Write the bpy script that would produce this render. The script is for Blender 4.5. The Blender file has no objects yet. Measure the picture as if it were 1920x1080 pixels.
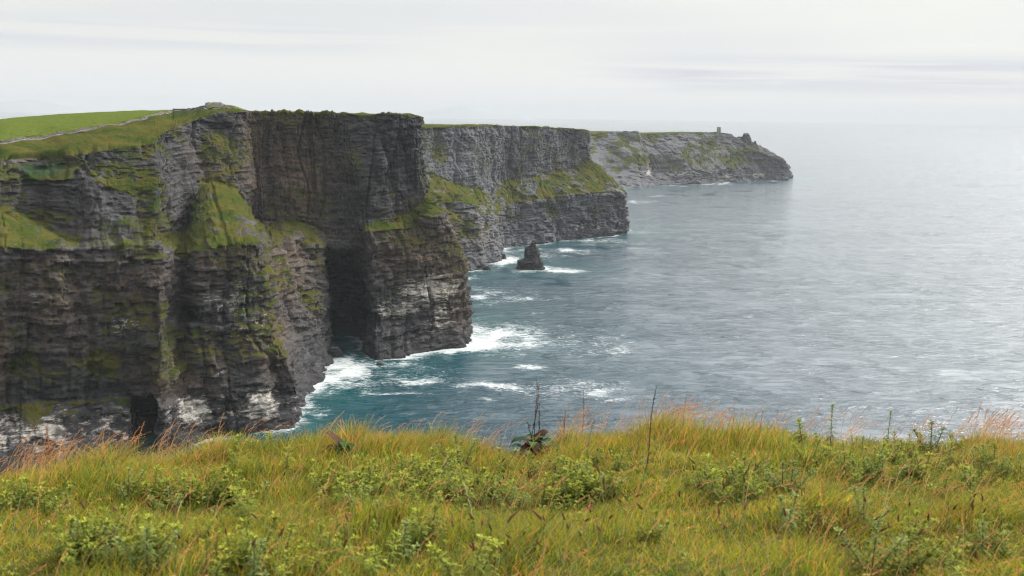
import bpy, math, random
import numpy as np
from mathutils import Matrix, Vector, Euler, kdtree

R = math.radians
scene = bpy.context.scene
col = scene.collection
random.seed(7)
rng = np.random.default_rng(7)

# ------------------------------------------------------------------ camera, world, sun, exposure
H = 180.0                      # eye height above the sea
F_PX = 2058.0                  # focal length in pixels of the 1920 px wide photograph
PITCH, ROLL = R(8.97), R(0.84)
cam = bpy.data.cameras.new("camera")
cam.sensor_width = 36.0
cam.lens = F_PX / 1920.0 * 36.0
cam.clip_start, cam.clip_end = 0.1, 300000.0
cam.dof.use_dof = True
cam.dof.focus_distance = 24.0
cam.dof.aperture_fstop = 4.0
cam_o = bpy.data.objects.new("camera", cam)
col.objects.link(cam_o)
ROT = Euler((math.pi / 2 - PITCH, 0, 0)).to_matrix() @ Matrix.Rotation(ROLL, 3, 'Z')
cam_o.matrix_world = Matrix.Translation((0, 0, H)) @ ROT.to_4x4()
scene.camera = cam_o
RM = np.array(ROT)

SUN_AZ, SUN_EL = 50.0, 33.0    # degrees to the right of the view, degrees above the horizon
world = bpy.data.worlds.new("World")
scene.world = world
world.use_nodes = True
wt = world.node_tree
for n in list(wt.nodes):
    wt.nodes.remove(n)


def N(nt, kind, **kw):
    n = nt.nodes.new(kind)
    ins = kw.pop('ins', {})
    for k, v in kw.items():
        setattr(n, k, v)
    for k, v in ins.items():
        s = n.inputs[k]
        if isinstance(v, bpy.types.NodeSocket):
            nt.links.new(v, s)
        else:
            s.default_value = v
    return n


def math_(nt, op, a, b=0.0, c=0.0, clamp=False):
    n = N(nt, 'ShaderNodeMath', operation=op, use_clamp=clamp, ins={0: a, 1: b, 2: c})
    return n.outputs[0]


def mapr(nt, v, a, b, c=0.0, d=1.0, smooth=True):
    n = N(nt, 'ShaderNodeMapRange', interpolation_type='SMOOTHSTEP' if smooth else 'LINEAR',
          ins={0: v, 1: a, 2: b, 3: c, 4: d})
    return n.outputs[0]


def mixc(nt, f, a, b, blend='MIX'):
    n = N(nt, 'ShaderNodeMix', data_type='RGBA', blend_type=blend, ins={0: f, 6: a, 7: b})
    return n.outputs[2]


def noise(nt, vec, scale, detail=4.0, rough=0.55, dist=0.0):
    n = N(nt, 'ShaderNodeTexNoise', ins={'Vector': vec, 'Scale': scale, 'Detail': detail, 'Roughness': rough, 'Distortion': dist})
    return n.outputs[0]


def scalev(nt, vec, s):
    return N(nt, 'ShaderNodeVectorMath', operation='MULTIPLY', ins={0: vec, 1: s}).outputs[0]


def c4(r, g, b):
    return (r, g, b, 1.0)


sky = N(wt, 'ShaderNodeTexSky', sky_type='NISHITA', sun_disc=False)
sky.sun_elevation = R(SUN_EL)
sky.sun_rotation = R(SUN_AZ)
sky.altitude = 180
tc = N(wt, 'ShaderNodeTexCoord').outputs['Generated']
sep = N(wt, 'ShaderNodeSeparateXYZ', ins={0: tc})
az = math_(wt, 'ARCTAN2', sep.outputs[0], sep.outputs[1])
el = sep.outputs[2]
sv = N(wt, 'ShaderNodeCombineXYZ', ins={0: math_(wt, 'MULTIPLY', az, 2.4), 1: math_(wt, 'MULTIPLY', el, 85.0), 2: 3.7}).outputs[0]
streak = noise(wt, sv, 1.0, 5.0, 0.55, 0.3)
sv2 = N(wt, 'ShaderNodeCombineXYZ', ins={0: math_(wt, 'MULTIPLY', az, 1.1), 1: math_(wt, 'MULTIPLY', el, 9.0), 2: 9.1}).outputs[0]
broad = noise(wt, sv2, 1.0, 3.0, 0.5)
# cloud layer: bright towards the zenith, as an overcast is
base = mixc(wt, mapr(wt, el, 0.0, 0.09), c4(5.0, 5.08, 5.15), c4(5.05, 4.98, 4.72))
bank = math_(wt, 'MULTIPLY', mapr(wt, az, 0.03, 0.18), mapr(wt, math_(wt, 'ABSOLUTE', math_(wt, 'SUBTRACT', el, 0.037)), 0.023, 0.004))
bank2 = math_(wt, 'MULTIPLY', mapr(wt, az, 0.0, -0.25), mapr(wt, math_(wt, 'ABSOLUTE', math_(wt, 'SUBTRACT', el, 0.062)), 0.02, 0.004))
dark = math_(wt, 'ADD', math_(wt, 'MULTIPLY', bank, mapr(wt, streak, 0.38, 0.62)), math_(wt, 'MULTIPLY', bank2, mapr(wt, streak, 0.4, 0.65, 0.0, 0.6)))
dark = math_(wt, 'ADD', dark, mapr(wt, broad, 0.45, 0.75, 0.0, 0.35), clamp=True)
cloud = mixc(wt, dark, base, c4(3.0, 3.22, 4.0))
cloud = mixc(wt, mapr(wt, streak, 0.52, 0.7, 0.0, 0.4), cloud, c4(5.6, 5.5, 5.3))
zen = mixc(wt, mapr(wt, el, 0.11, 0.8), c4(1, 1, 1), c4(1.7, 1.75, 1.85))
cloud = mixc(wt, 1.0, cloud, zen, 'MULTIPLY')
sdir = (math.sin(R(SUN_AZ)) * math.cos(R(SUN_EL)), math.cos(R(SUN_AZ)) * math.cos(R(SUN_EL)), math.sin(R(SUN_EL)))
dt = N(wt, 'ShaderNodeVectorMath', operation='DOT_PRODUCT', ins={0: tc, 1: sdir}).outputs['Value']
aur = math_(wt, 'EXPONENT', math_(wt, 'MULTIPLY', math_(wt, 'SUBTRACT', dt, 1.0), 9.0))      # thin cloud glow round the sun, added out of view to brighten the sea
cloud = mixc(wt, 1.0, cloud, mixc(wt, math_(wt, 'MULTIPLY', aur, mapr(wt, el, 0.10, 0.27)), c4(0, 0, 0), c4(62, 60.5, 58)), 'ADD')
skycol = mixc(wt, 0.9, sky.outputs[0], cloud)
bg = N(wt, 'ShaderNodeBackground', ins={'Color': skycol, 'Strength': 0.1})
wo = N(wt, 'ShaderNodeOutputWorld', ins={'Surface': bg.outputs[0]})

sun = bpy.data.lights.new("sun", 'SUN')
sun.energy = 2.2
sun.angle = R(10)
sun.color = (1.0, 0.95, 0.87)
sun_o = bpy.data.objects.new("sun", sun)
col.objects.link(sun_o)
sd = Vector((math.sin(R(SUN_AZ)) * math.cos(R(SUN_EL)), math.cos(R(SUN_AZ)) * math.cos(R(SUN_EL)), math.sin(R(SUN_EL))))
sun_o.rotation_euler = sd.to_track_quat('Z', 'Y').to_euler()

scene.view_settings.view_transform = 'Standard'
scene.view_settings.look = 'None'
scene.view_settings.exposure = 0.8
scene.view_settings.gamma = 1.0
scene.render.engine = 'CYCLES'
scene.cycles.max_bounces = 6
scene.cycles.diffuse_bounces = 3
scene.cycles.glossy_bounces = 2
scene.cycles.transmission_bounces = 4
scene.cycles.volume_bounces = 0
scene.cycles.use_denoising = True
scene.cycles.denoising_prefilter = 'ACCURATE'
scene.cycles.use_adaptive_sampling = False
scene.cycles.filter_width = 1.1


# ------------------------------------------------------------------ numbers: pixels <-> places, noise
def ray(px, py):
    d = RM @ np.array([(px - 960.0) / F_PX, -(py - 540.0) / F_PX, -1.0])
    return d


def at_depth(px, py, Y):
    d = ray(px, py)
    t = Y / d[1]
    return np.array([0, 0, H]) + d * t


def at_height(px, py, z):
    d = ray(px, py)
    t = (z - H) / d[2]
    return np.array([0, 0, H]) + d * t


def project(P):
    q = (P - np.array([0, 0, H])) @ RM
    w = np.minimum(q[..., 2], -1e-3)
    return 960 + F_PX * q[..., 0] / -w, 540 - F_PX * q[..., 1] / -w


def sstep(x, a, b):
    t = np.clip((x - a) / (b - a), 0, 1)
    return t * t * (3 - 2 * t)


def hash01(*k):
    h = np.zeros(np.broadcast(*k).shape, np.uint32) + np.uint32(0x9E3779B9)
    for i, a in enumerate(k):
        h = h ^ (np.asarray(a).astype(np.int64) & 0xFFFFFFFF).astype(np.uint32) * np.uint32((0x85EBCA6B, 0xC2B2AE35, 0x27D4EB2F, 0x165667B1)[i])
        h = (h ^ (h >> np.uint32(15))) * np.uint32(0x2C1B3C6D)
        h = (h ^ (h >> np.uint32(12))) * np.uint32(0x297A2D39)
    h = h ^ (h >> np.uint32(15))
    return h.astype(np.float64) / 4294967295.0


def vnoise(x, y, z=0.0):
    x, y, z = np.broadcast_arrays(np.asarray(x, float), np.asarray(y, float), np.asarray(z, float))
    xi, yi, zi = np.floor(x), np.floor(y), np.floor(z)
    fx, fy, fz = x - xi, y - yi, z - zi
    fx, fy, fz = [f * f * f * (f * (f * 6 - 15) + 10) for f in (fx, fy, fz)]
    r = 0
    for a in (0, 1):
        for b in (0, 1):
            for c in (0, 1):
                w = (fx if a else 1 - fx) * (fy if b else 1 - fy) * (fz if c else 1 - fz)
                r = r + w * hash01(xi + a, yi + b, zi + c)
    return r * 2 - 1


def fbm(x, y, z=0.0, octv=4, gain=0.5):
    s, a, t = 0, 1.0, 0
    for i in range(octv):
        s = s + a * vnoise(np.asarray(x) * 2 ** i + 17.3 * i, np.asarray(y) * 2 ** i + 5.1 * i, np.asarray(z) * 2 ** i - 9.7 * i)
        t += a
        a *= gain
    return s / t * 1.6


def pchip(t, y, q):
    """monotone cubic through (t, y[k, ...]) at q"""
    h = np.diff(t)
    sh = (-1,) + (1,) * (y.ndim - 1)
    hb = h.reshape(sh)
    d = np.diff(y, axis=0) / hb
    m = np.zeros_like(y)
    a, b = d[:-1], d[1:]
    w1, w2 = 2 * hb[1:] + hb[:-1], hb[1:] + 2 * hb[:-1]
    ok = a * b > 0
    with np.errstate(all='ignore'):
        mm = (w1 + w2) / (w1 / a + w2 / b)
    m[1:-1] = np.where(ok, mm, 0)
    m[0], m[-1] = d[0], d[-1]
    k = np.clip(np.searchsorted(t, q, side='right') - 1, 0, len(t) - 2)
    u = ((q - t[k]) / h[k]).reshape(sh)
    hk = h[k].reshape(sh)
    return ((1 + 2 * u) * (1 - u) ** 2 * y[k] + u * (1 - u) ** 2 * hk * m[k]
            + u * u * (3 - 2 * u) * y[k + 1] + u * u * (u - 1) * hk * m[k + 1])


# ------------------------------------------------------------------ mesh helpers
def mesh_np(name, V, quads=None, tris=None, mat=None, attrs=None, smooth=False, parent=None):
    me = bpy.data.meshes.new(name)
    V = np.ascontiguousarray(V, np.float32)
    me.vertices.add(len(V))
    me.vertices.foreach_set('co', V.ravel())
    loops, starts = [], []
    off = 0
    for F in (quads, tris):
        if F is not None and len(F):
            F = np.asarray(F, np.int32)
            loops.append(F.ravel())
            starts.append(off + np.arange(len(F), dtype=np.int32) * F.shape[1])
            off += F.size
    loops = np.concatenate(loops)
    starts = np.concatenate(starts)
    me.loops.add(len(loops))
    me.loops.foreach_set('vertex_index', loops)
    me.polygons.add(len(starts))
    me.polygons.foreach_set('loop_start', starts)
    if smooth:
        me.polygons.foreach_set('use_smooth', np.ones(len(starts), bool))
    me.update(calc_edges=True)
    for k, a in (attrs or {}).items():
        a = np.asarray(a, np.float32)
        if a.ndim == 1:
            at = me.attributes.new(k, 'FLOAT', 'POINT')
            at.data.foreach_set('value', a)
        else:
            if a.shape[1] == 3:
                a = np.concatenate([a, np.ones((len(a), 1), np.float32)], 1)
            at = me.attributes.new(k, 'FLOAT_COLOR', 'POINT')
            at.data.foreach_set('color', np.ascontiguousarray(a).ravel())
    if mat:
        me.materials.append(mat)
    o = bpy.data.objects.new(name, me)
    col.objects.link(o)
    if parent:
        o.parent = parent
    return o


def grid_quads(nr, nc, flip=False):
    i = np.arange(nr * nc).reshape(nr, nc)
    q = np.stack([i[:-1, :-1], i[:-1, 1:], i[1:, 1:], i[1:, :-1]], -1).reshape(-1, 4)
    return q[:, ::-1] if flip else q


def tag(o, label=None, cat=None, group=None, kind=None):
    if label:
        o['label'] = label
    if cat:
        o['category'] = cat
    if group:
        o['group'] = group
    if kind:
        o['kind'] = kind
    return o


def empty(name, loc, rz=0.0):
    o = bpy.data.objects.new(name, None)
    col.objects.link(o)
    o.location = loc
    o.rotation_euler = (0, 0, rz)
    o.empty_display_size = 0.2
    return o


def copy_tree(o):
    c = o.copy()
    col.objects.link(c)
    for ch in o.children:
        d = ch.copy()
        col.objects.link(d)
        d.parent = c
        for g in ch.children:
            e = g.copy()
            col.objects.link(e)
            e.parent = d
    return c


def new_mat(name):
    m = bpy.data.materials.new(name)
    m.use_nodes = True
    nt = m.node_tree
    for n in list(nt.nodes):
        nt.nodes.remove(n)
    out = N(nt, 'ShaderNodeOutputMaterial')
    return m, nt, out


# ------------------------------------------------------------------ materials
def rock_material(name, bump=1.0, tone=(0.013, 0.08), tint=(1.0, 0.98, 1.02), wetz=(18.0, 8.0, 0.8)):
    m, nt, out = new_mat(name)
    pos = N(nt, 'ShaderNodeNewGeometry').outputs['Position']
    masks = N(nt, 'ShaderNodeAttribute', attribute_name='masks')
    sepm = N(nt, 'ShaderNodeSeparateColor', ins={0: masks.outputs['Color']})
    g, w, b = sepm.outputs[0], sepm.outputs[1], sepm.outputs[2]
    field = N(nt, 'ShaderNodeAttribute', attribute_name='field').outputs['Fac']
    strata = noise(nt, scalev(nt, pos, (0.07, 0.07, 0.5)), 1.0, 7.0, 0.68, 0.3)
    flute = noise(nt, scalev(nt, pos, (0.45, 0.45, 0.035)), 1.0, 5.0, 0.6)
    big = noise(nt, pos, 0.03, 3.0, 0.5)
    fine = noise(nt, scalev(nt, pos, (0.8, 0.8, 1.6)), 1.0, 4.0, 0.65)
    c = mixc(nt, mapr(nt, strata, 0.33, 0.7), c4(*[tone[0] * k for k in tint]), c4(*[tone[1] * k for k in tint]))
    c = mixc(nt, mapr(nt, flute, 0.4, 0.72, 0.0, 0.6), c, c4(*[tone[0] * 1.3 * k for k in tint]))
    c = mixc(nt, mapr(nt, fine, 0.52, 0.75, 0.0, 0.5), c, c4(*[tone[1] * 1.6 * k for k in tint]))
    brownf = math_(nt, 'MULTIPLY', b, mapr(nt, math_(nt, 'ADD', flute, math_(nt, 'MULTIPLY', fine, 0.5)), 0.58, 0.9))
    c = mixc(nt, brownf, c, mixc(nt, big, c4(0.10, 0.06, 0.03), c4(0.17, 0.125, 0.08)))
    pale = noise(nt, scalev(nt, pos, (0.1, 0.1, 0.5)), 1.0, 5.0, 0.68, 0.4)
    palef = math_(nt, 'MULTIPLY', mapr(nt, math_(nt, 'ADD', pale, math_(nt, 'MULTIPLY', w, 0.5)), 0.7, 0.86), mapr(nt, w, 0.04, 0.3))
    c = mixc(nt, math_(nt, 'MULTIPLY', palef, 0.9), c, mixc(nt, fine, c4(0.26, 0.24, 0.21), c4(0.58, 0.54, 0.48)))
    shade_streak = noise(nt, scalev(nt, pos, (0.075, 0.075, 0.022)), 1.0, 6.0, 0.62, 0.5)  # upright dark streaks paint black shadow into the lower cliff's colour
    c = mixc(nt, math_(nt, 'MULTIPLY', mapr(nt, shade_streak, 0.5, 0.62, 0.0, 0.85), mapr(nt, w, 0.05, 0.35)), c, c4(0.016, 0.016, 0.017))
    # turf on ledges and tops
    gn = noise(nt, pos, 0.05, 6.0, 0.65)
    gn2 = noise(nt, pos, 0.35, 5.0, 0.7)
    gc = mixc(nt, mapr(nt, gn, 0.36, 0.62), c4(0.032, 0.052, 0.008), c4(0.072, 0.068, 0.015))
    gc = mixc(nt, mapr(nt, gn2, 0.5, 0.72, 0.0, 0.75), gc, c4(0.085, 0.055, 0.022))
    gc = mixc(nt, mapr(nt, gn2, 0.5, 0.3, 0.0, 0.6), gc, c4(0.02, 0.027, 0.01))
    fc = mixc(nt, mapr(nt, gn2, 0.3, 0.7), c4(0.06, 0.09, 0.014), c4(0.105, 0.125, 0.024))
    gc = mixc(nt, math_(nt, 'MULTIPLY', masks.outputs['Alpha'], mapr(nt, gn2, 0.3, 0.55)), gc, c4(0.03, 0.055, 0.03))
    gc = mixc(nt, field, gc, fc)
    gf = mapr(nt, math_(nt, 'ADD', g, math_(nt, 'MULTIPLY', math_(nt, 'SUBTRACT', math_(nt, 'ADD', gn2, math_(nt, 'MULTIPLY', fine, 0.6)), 0.8), 0.9)), 0.36, 0.62)
    c = mixc(nt, gf, c, gc)
    # wet, weed-darkened foot
    z = N(nt, 'ShaderNodeSeparateXYZ', ins={0: pos}).outputs[2]
    wet = mapr(nt, math_(nt, 'ADD', z, math_(nt, 'MULTIPLY', big, 14.0)), wetz[0], wetz[1], 0.0, wetz[2])
    c = mixc(nt, wet, c, c4(0.028, 0.027, 0.028))
    bh = math_(nt, 'ADD', math_(nt, 'MULTIPLY', strata, 1.1), math_(nt, 'ADD', fine, math_(nt, 'MULTIPLY', gn2, 0.8)))
    bp = N(nt, 'ShaderNodeBump', ins={'Height': bh, 'Strength': 0.75, 'Distance': bump})
    p = N(nt, 'ShaderNodeBsdfPrincipled', ins={'Base Color': c, 'Roughness': 0.95, 'Normal': bp.outputs[0], 'Specular IOR Level': mapr(nt, gf, 0.0, 1.0, 0.18, 0.0)})
    nt.links.new(p.outputs[0], out.inputs[0])
    return m


def water_material():
    m, nt, out = new_mat('sea_water')
    pos = N(nt, 'ShaderNodeNewGeometry').outputs['Position']
    foam = N(nt, 'ShaderNodeAttribute', attribute_name='foam').outputs['Fac']
    teal = N(nt, 'ShaderNodeAttribute', attribute_name='teal').outputs['Fac']
    swell = noise(nt, scalev(nt, pos, (0.011, 0.03, 1)), 1.0, 3.0, 0.55, 0.3)
    chop = noise(nt, scalev(nt, pos, (0.06, 0.14, 1)), 1.0, 5.0, 0.62, 0.4)
    rip = noise(nt, scalev(nt, pos, (0.35, 0.6, 1)), 1.0, 4.0, 0.6)
    wind = noise(nt, scalev(nt, pos, (0.0013, 0.0048, 1)), 1.0, 10.0, 0.72, 0.6)
    gust = noise(nt, scalev(nt, pos, (0.022, 0.011, 1)), 1.0, 9.0, 0.72, 0.6)
    hgt = math_(nt, 'ADD', math_(nt, 'MULTIPLY', swell, 3.4), math_(nt, 'ADD', math_(nt, 'MULTIPLY', chop, 3.4), math_(nt, 'MULTIPLY', rip, 0.5)))
    bp = N(nt, 'ShaderNodeBump', ins={'Height': hgt, 'Strength': math_(nt, 'ADD', mapr(nt, wind, 0.42, 0.6, 0.0, 0.6), mapr(nt, gust, 0.38, 0.62, 0.08, 0.85)), 'Distance': 1.0})
    wc = mixc(nt, teal, c4(0.009, 0.034, 0.052), c4(0.006, 0.062, 0.07))
    fn = noise(nt, scalev(nt, pos, (0.09, 0.16, 1)), 1.0, 8.0, 0.7, 1.2)
    fn2 = noise(nt, scalev(nt, pos, (0.5, 0.7, 1)), 1.0, 4.0, 0.7, 0.5)
    lace = noise(nt, scalev(nt, pos, (0.16, 0.3, 1)), 1.0, 9.0, 0.78, 2.2)
    nrm = math_(nt, 'ADD', math_(nt, 'MULTIPLY', mapr(nt, lace, 0.3, 0.7, smooth=False), 0.62), math_(nt, 'MULTIPLY', mapr(nt, fn, 0.3, 0.7, smooth=False), 0.38))
    thr = math_(nt, 'SUBTRACT', 0.86, math_(nt, 'MULTIPLY', foam, 0.72))
    ff = mapr(nt, math_(nt, 'SUBTRACT', nrm, thr), -0.16, 0.3, 0.0, 0.9)
    ff = math_(nt, 'MULTIPLY', ff, mapr(nt, foam, 0.03, 0.25))
    crest = math_(nt, 'MULTIPLY', mapr(nt, chop, 0.685, 0.73), mapr(nt, fn2, 0.5, 0.6))
    ff = math_(nt, 'MAXIMUM', ff, math_(nt, 'MULTIPLY', crest, 0.5))
    wp = N(nt, 'ShaderNodeBsdfPrincipled', ins={'Base Color': wc, 'Roughness': 0.12, 'IOR': 1.33, 'Normal': bp.outputs[0]})
    fp = N(nt, 'ShaderNodeBsdfPrincipled', ins={'Base Color': c4(0.5, 0.53, 0.53), 'Roughness': 0.9, 'Normal': bp.outputs[0]})
    mx = N(nt, 'ShaderNodeMixShader', ins={0: ff, 1: wp.outputs[0], 2: fp.outputs[0]})
    nt.links.new(mx.outputs[0], out.inputs[0])
    return m


def leaf_material(name, transl=0.35, rough=0.6, sat=1.0):
    m, nt, out = new_mat(name)
    cattr = N(nt, 'ShaderNodeAttribute', attribute_name='col').outputs['Color']
    oi = N(nt, 'ShaderNodeObjectInfo')
    v = mapr(nt, oi.outputs['Random'], 0.0, 1.0, 0.8, 1.2, smooth=False)
    hs = N(nt, 'ShaderNodeHueSaturation', ins={'Color': cattr, 'Value': v, 'Saturation': sat})
    c = hs.outputs[0]
    p = N(nt, 'ShaderNodeBsdfPrincipled', ins={'Base Color': c, 'Roughness': rough, 'Specular IOR Level': 0.08})
    t = N(nt, 'ShaderNodeBsdfTranslucent', ins={'Color': c})
    mx = N(nt, 'ShaderNodeMixShader', ins={0: transl, 1: p.outputs[0], 2: t.outputs[0]})
    nt.links.new(mx.outputs[0], out.inputs[0])
    return m


def plain_noise_material(name, c1, c2, scale=5.0, rough=0.9, bump=0.3, dist=0.05):
    m, nt, out = new_mat(name)
    pos = N(nt, 'ShaderNodeNewGeometry').outputs['Position']
    n1 = noise(nt, pos, scale, 6.0, 0.65)
    c = mixc(nt, mapr(nt, n1, 0.35, 0.65), c4(*c1), c4(*c2))
    bp = N(nt, 'ShaderNodeBump', ins={'Height': n1, 'Strength': bump, 'Distance': dist})
    p = N(nt, 'ShaderNodeBsdfPrincipled', ins={'Base Color': c, 'Roughness': rough, 'Normal': bp.outputs[0], 'Specular IOR Level': 0.3})
    nt.links.new(p.outputs[0], out.inputs[0])
    return m


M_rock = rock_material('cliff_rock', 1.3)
M_rock_hazed = rock_material('hazed_cliff_rock', 1.3, (0.058, 0.125), (0.95, 0.97, 1.05), (13.0, 5.0, 0.5))  # paler, bluer rock: haze of distance put into its colour
M_rock_far_hazed = rock_material('far_hazed_rock', 1.3, (0.065, 0.115), (0.92, 0.97, 1.1), (10.0, 3.0, 0.4))  # far rock bluer and flatter in contrast: haze painted into the colour
M_water = water_material()

# ------------------------------------------------------------------ cliffs
SEG = [4, 66, 70, 70, 36, 52, 14, 76, 22, 40, 14]      # rows between the twelve control rows


def pt(p):
    if p[0] == 'z':
        return at_height(p[1], p[2], 0.0)
    if p[0] == 'w':
        return np.array(p[1:], float)
    return at_depth(*p)


def control(stations, inl):
    """stations: list of {row: point}; missing rows are filled in between"""
    C = np.zeros((len(stations), 12, 3))
    inl = np.array([inl[0], inl[1], 0.0])
    for i, s in enumerate(stations):
        k = {r: pt(p) for r, p in s.items()}
        k[0] = k[1] + np.array([0, 0, -8.0])
        rim = k[8]
        if 9 not in k:
            k[9] = rim + inl * 14 + np.array([0, 0, 0.6])
        if 10 not in k:
            k[10] = rim + inl * 150
        if 11 not in k:
            k[11] = k[10] + inl * 300 + np.array([0, 0, -60.0])
        rows = sorted(k)
        for r in range(12):
            if r in k:
                C[i, r] = k[r]
            else:
                a = max(q for q in rows if q < r)
                b = min(q for q in rows if q > r)
                t = (r - a) / (b - a)
                if (a, b) == (5, 8):
                    t = {6: 0.5, 7: 0.6}[r]
                C[i, r] = k[a] * (1 - t) + k[b] * t
    return C


def spots(px, py, lst):
    v = np.zeros(px.shape)
    for (cx, cy, rx, ry, s) in lst:
        v = np.maximum(v, s * np.exp(-(((px - cx) / rx) ** 2 + ((py - cy) / ry) ** 2) * 1.2))
    return v


def build_cliff(name, stations, inl, spacing, amp, label, grass_sp=(), pale_sp=(), brown_sp=(), extra=None, rowscale=1.0, seed=0.0, ledge=1.0, mat=None, lush_sp=()):
    C = control(stations, inl)
    mid = C[:, 1:9].mean(1)
    t = np.concatenate([[0], np.cumsum(np.linalg.norm(np.diff(mid[:, :2], axis=0), axis=1) + 1e-3)])
    # spread the columns by how large the stretch is in view
    px, _ = project(mid)
    wgt = np.linalg.norm(np.diff(mid[:, :2], axis=0), axis=1)
    cols = [0.0]
    for i in range(len(t) - 1):
        n = max(3, int(wgt[i] / spacing[i] if isinstance(spacing, list) else wgt[i] / spacing))
        cols += list(t[i] + (t[i + 1] - t[i]) * (np.arange(1, n + 1) / n))
    q = np.array(cols)
    G = pchip(t, C, q)                                   # nc, 12, 3
    rows = []
    rid = []
    for r in range(11):
        n = max(2, int(SEG[r] * rowscale))
        for k in range(n):
            u = k / n
            rows.append(G[:, r] * (1 - u) + G[:, r + 1] * u)
            rid.append(r + u)
    rows.append(G[:, 11])
    rid.append(11.0)
    P = np.stack(rows, 0)                                # nr, nc, 3
    rid = np.array(rid)[:, None] * np.ones((1, P.shape[1]))
    # soften the straight control lines a little
    du = np.gradient(P, axis=1)
    dv = np.gradient(P, axis=0)
    Nn = np.cross(du, dv)
    Nn /= np.linalg.norm(Nn, axis=2, keepdims=True) + 1e-9
    for _ in range(6):
        Nn[1:-1] = (Nn[:-2] + 2 * Nn[1:-1] + Nn[2:]) / 4
        Nn[:, 1:-1] = (Nn[:, :-2] + 2 * Nn[:, 1:-1] + Nn[:, 2:]) / 4
    Nn /= np.linalg.norm(Nn, axis=2, keepdims=True) + 1e-9
    nz = Nn[..., 2]
    x, y, z = P[..., 0], P[..., 1], P[..., 2]
    s = (q[None, :] + 0 * x) + seed
    inled = sstep(rid, 3.9, 4.05) * (1 - sstep(rid, 5.0, 5.2))
    shelf = sstep(rid, 5.95, 6.0) * (1 - sstep(rid, 7.0, 7.05))
    turf = np.maximum(inled * sstep(nz + 0.2 * fbm(x / 14, y / 14, z / 14), 0.30, 0.52), sstep(nz, 0.66, 0.88) * (1 - sstep(rid, 5, 5.1)) + shelf * sstep(nz, 0.4, 0.6))
    turf = np.clip(turf, 0, 1)
    if name == 'cliff' and seed == 0:
        bx, by = project(P)
        turf = turf * (1 - 0.85 * spots(bx, by, [(250, 455, 110, 30, 1.0), (560, 430, 20, 20, 0.5), (640, 450, 50, 30, 0.9)]))
    rock = 1 - turf * (0.75 * sstep(fbm(x / 13, y / 13, z / 7, octv=5), -0.45, 0.1))
    top = sstep(rid, 8.0, 8.3)
    rock = rock * (1 - top)
    zz = z + 5 * fbm(s / 80, z * 0 + seed, octv=2) + 0.7 * fbm(s / 9, z / 9, octv=2)
    r2 = np.random.default_rng(int(11 + seed))
    th = np.concatenate([r2.uniform(1.3, 4.6, 90)]) * amp
    bnd = np.concatenate([[-14], -14 + np.cumsum(th)])
    li = np.clip(np.searchsorted(bnd, zz.ravel()) - 1, 0, 89).reshape(zz.shape)
    lr = r2.uniform(-1, 1, 90)[li]
    cw = r2.uniform(3.5, 11.0, 90)[li] * amp
    cell = np.floor(s / cw + r2.uniform(0, 5, 90)[li])
    blk = hash01(cell, li, int(seed) + 3) * 2 - 1
    blk2 = hash01(np.floor(s / 2.6 / amp), np.floor(zz / 1.5 / amp), int(seed) + 5) * 2 - 1
    bigb = hash01(np.floor(s / 13 / amp + 0.35 * vnoise(zz / 20, s * 0)), np.floor(zz / 17 / amp), int(seed) + 8) * 2 - 1
    low = 1 - sstep(rid, 4.2, 5.2)
    fl1 = vnoise(s / 15 / amp + 0.4 * vnoise(z / 30, s / 40), z / 110)
    fl2 = vnoise(s / 5.5 / amp + 0.3 * vnoise(z / 12, s / 20), z / 45 + 7)
    d = (5.2 * fbm(x / 55, y / 55, z / 75 + seed, octv=3) + 2.2 * fbm(x / 17, y / 17, z / 24, octv=3)
         - (3.8 - 0.6 * low) * np.exp(-(fl1 / 0.08) ** 2) - 1.5 * np.exp(-(fl2 / 0.11) ** 2) * (1 - 0.25 * low)
         + lr * (0.4 + 0.45 * low) + blk * (0.8 + 1.1 * low) + blk2 * 0.6 + 1.5 * bigb + 0.55 * fbm(x / 3.2, y / 3.2, z / 3.2, octv=3))
    d = d * amp * rock
    cut = extra(P, s, rid) if extra is not None else None
    if cut is not None:
        d = d * (1 - cut)
    hd = Nn.copy()
    hd[..., 2] *= 0.15
    hd /= np.linalg.norm(hd, axis=2, keepdims=True) + 1e-9
    P = P + hd * d[..., None]
    if cut is not None:
        P = P + cut[..., None] * np.array([-14.0, 52.0, 0.0])
    tuft = (1 - rock) * (1.5 * fbm(x / 12, y / 12, z / 12, octv=5) + 0.6 * vnoise(x / 1.9, y / 1.9) * (rid < 8) - 1.6 * np.exp(-(vnoise(s / 11, z / 60) / 0.12) ** 2) * (rid < 8)) * (1 - 0.8 * sstep(rid, 9.1, 9.6)) * min(amp, 1.4)
    P[..., 2] += tuft
    # masks
    du = np.gradient(P, axis=1)
    dv = np.gradient(P, axis=0)
    N2 = np.cross(du, dv)
    N2 /= np.linalg.norm(N2, axis=2, keepdims=True) + 1e-9
    px, py = project(P)
    patch = fbm(x / 13, y / 13, z / 7, octv=5) + 0.35 * vnoise(x / 2.6, y / 2.6, z / 2.0)
    gm = turf * ledge * (0.12 + 0.88 * sstep(patch, -0.42, 0.12))
    led = sstep(N2[..., 2], 0.25, 0.6) * sstep(fbm(x / 30, y / 30, z / 22, octv=3), -0.15, 0.35) * sstep(z, 22, 40)
    gm = np.maximum(gm, 0.75 * led)
    gm = np.maximum(gm, sstep(rid + 0.12 * fbm(s / 12, z / 6), 7.9, 8.1))
    gm = np.maximum(gm, spots(px, py, grass_sp) * (0.55 + 0.45 * sstep(fbm(x / 9, y / 9, z / 9, octv=4), -0.4, 0.5)))
    gm = gm * (0.25 + 0.75 * sstep(z, 14, 30))
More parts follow.
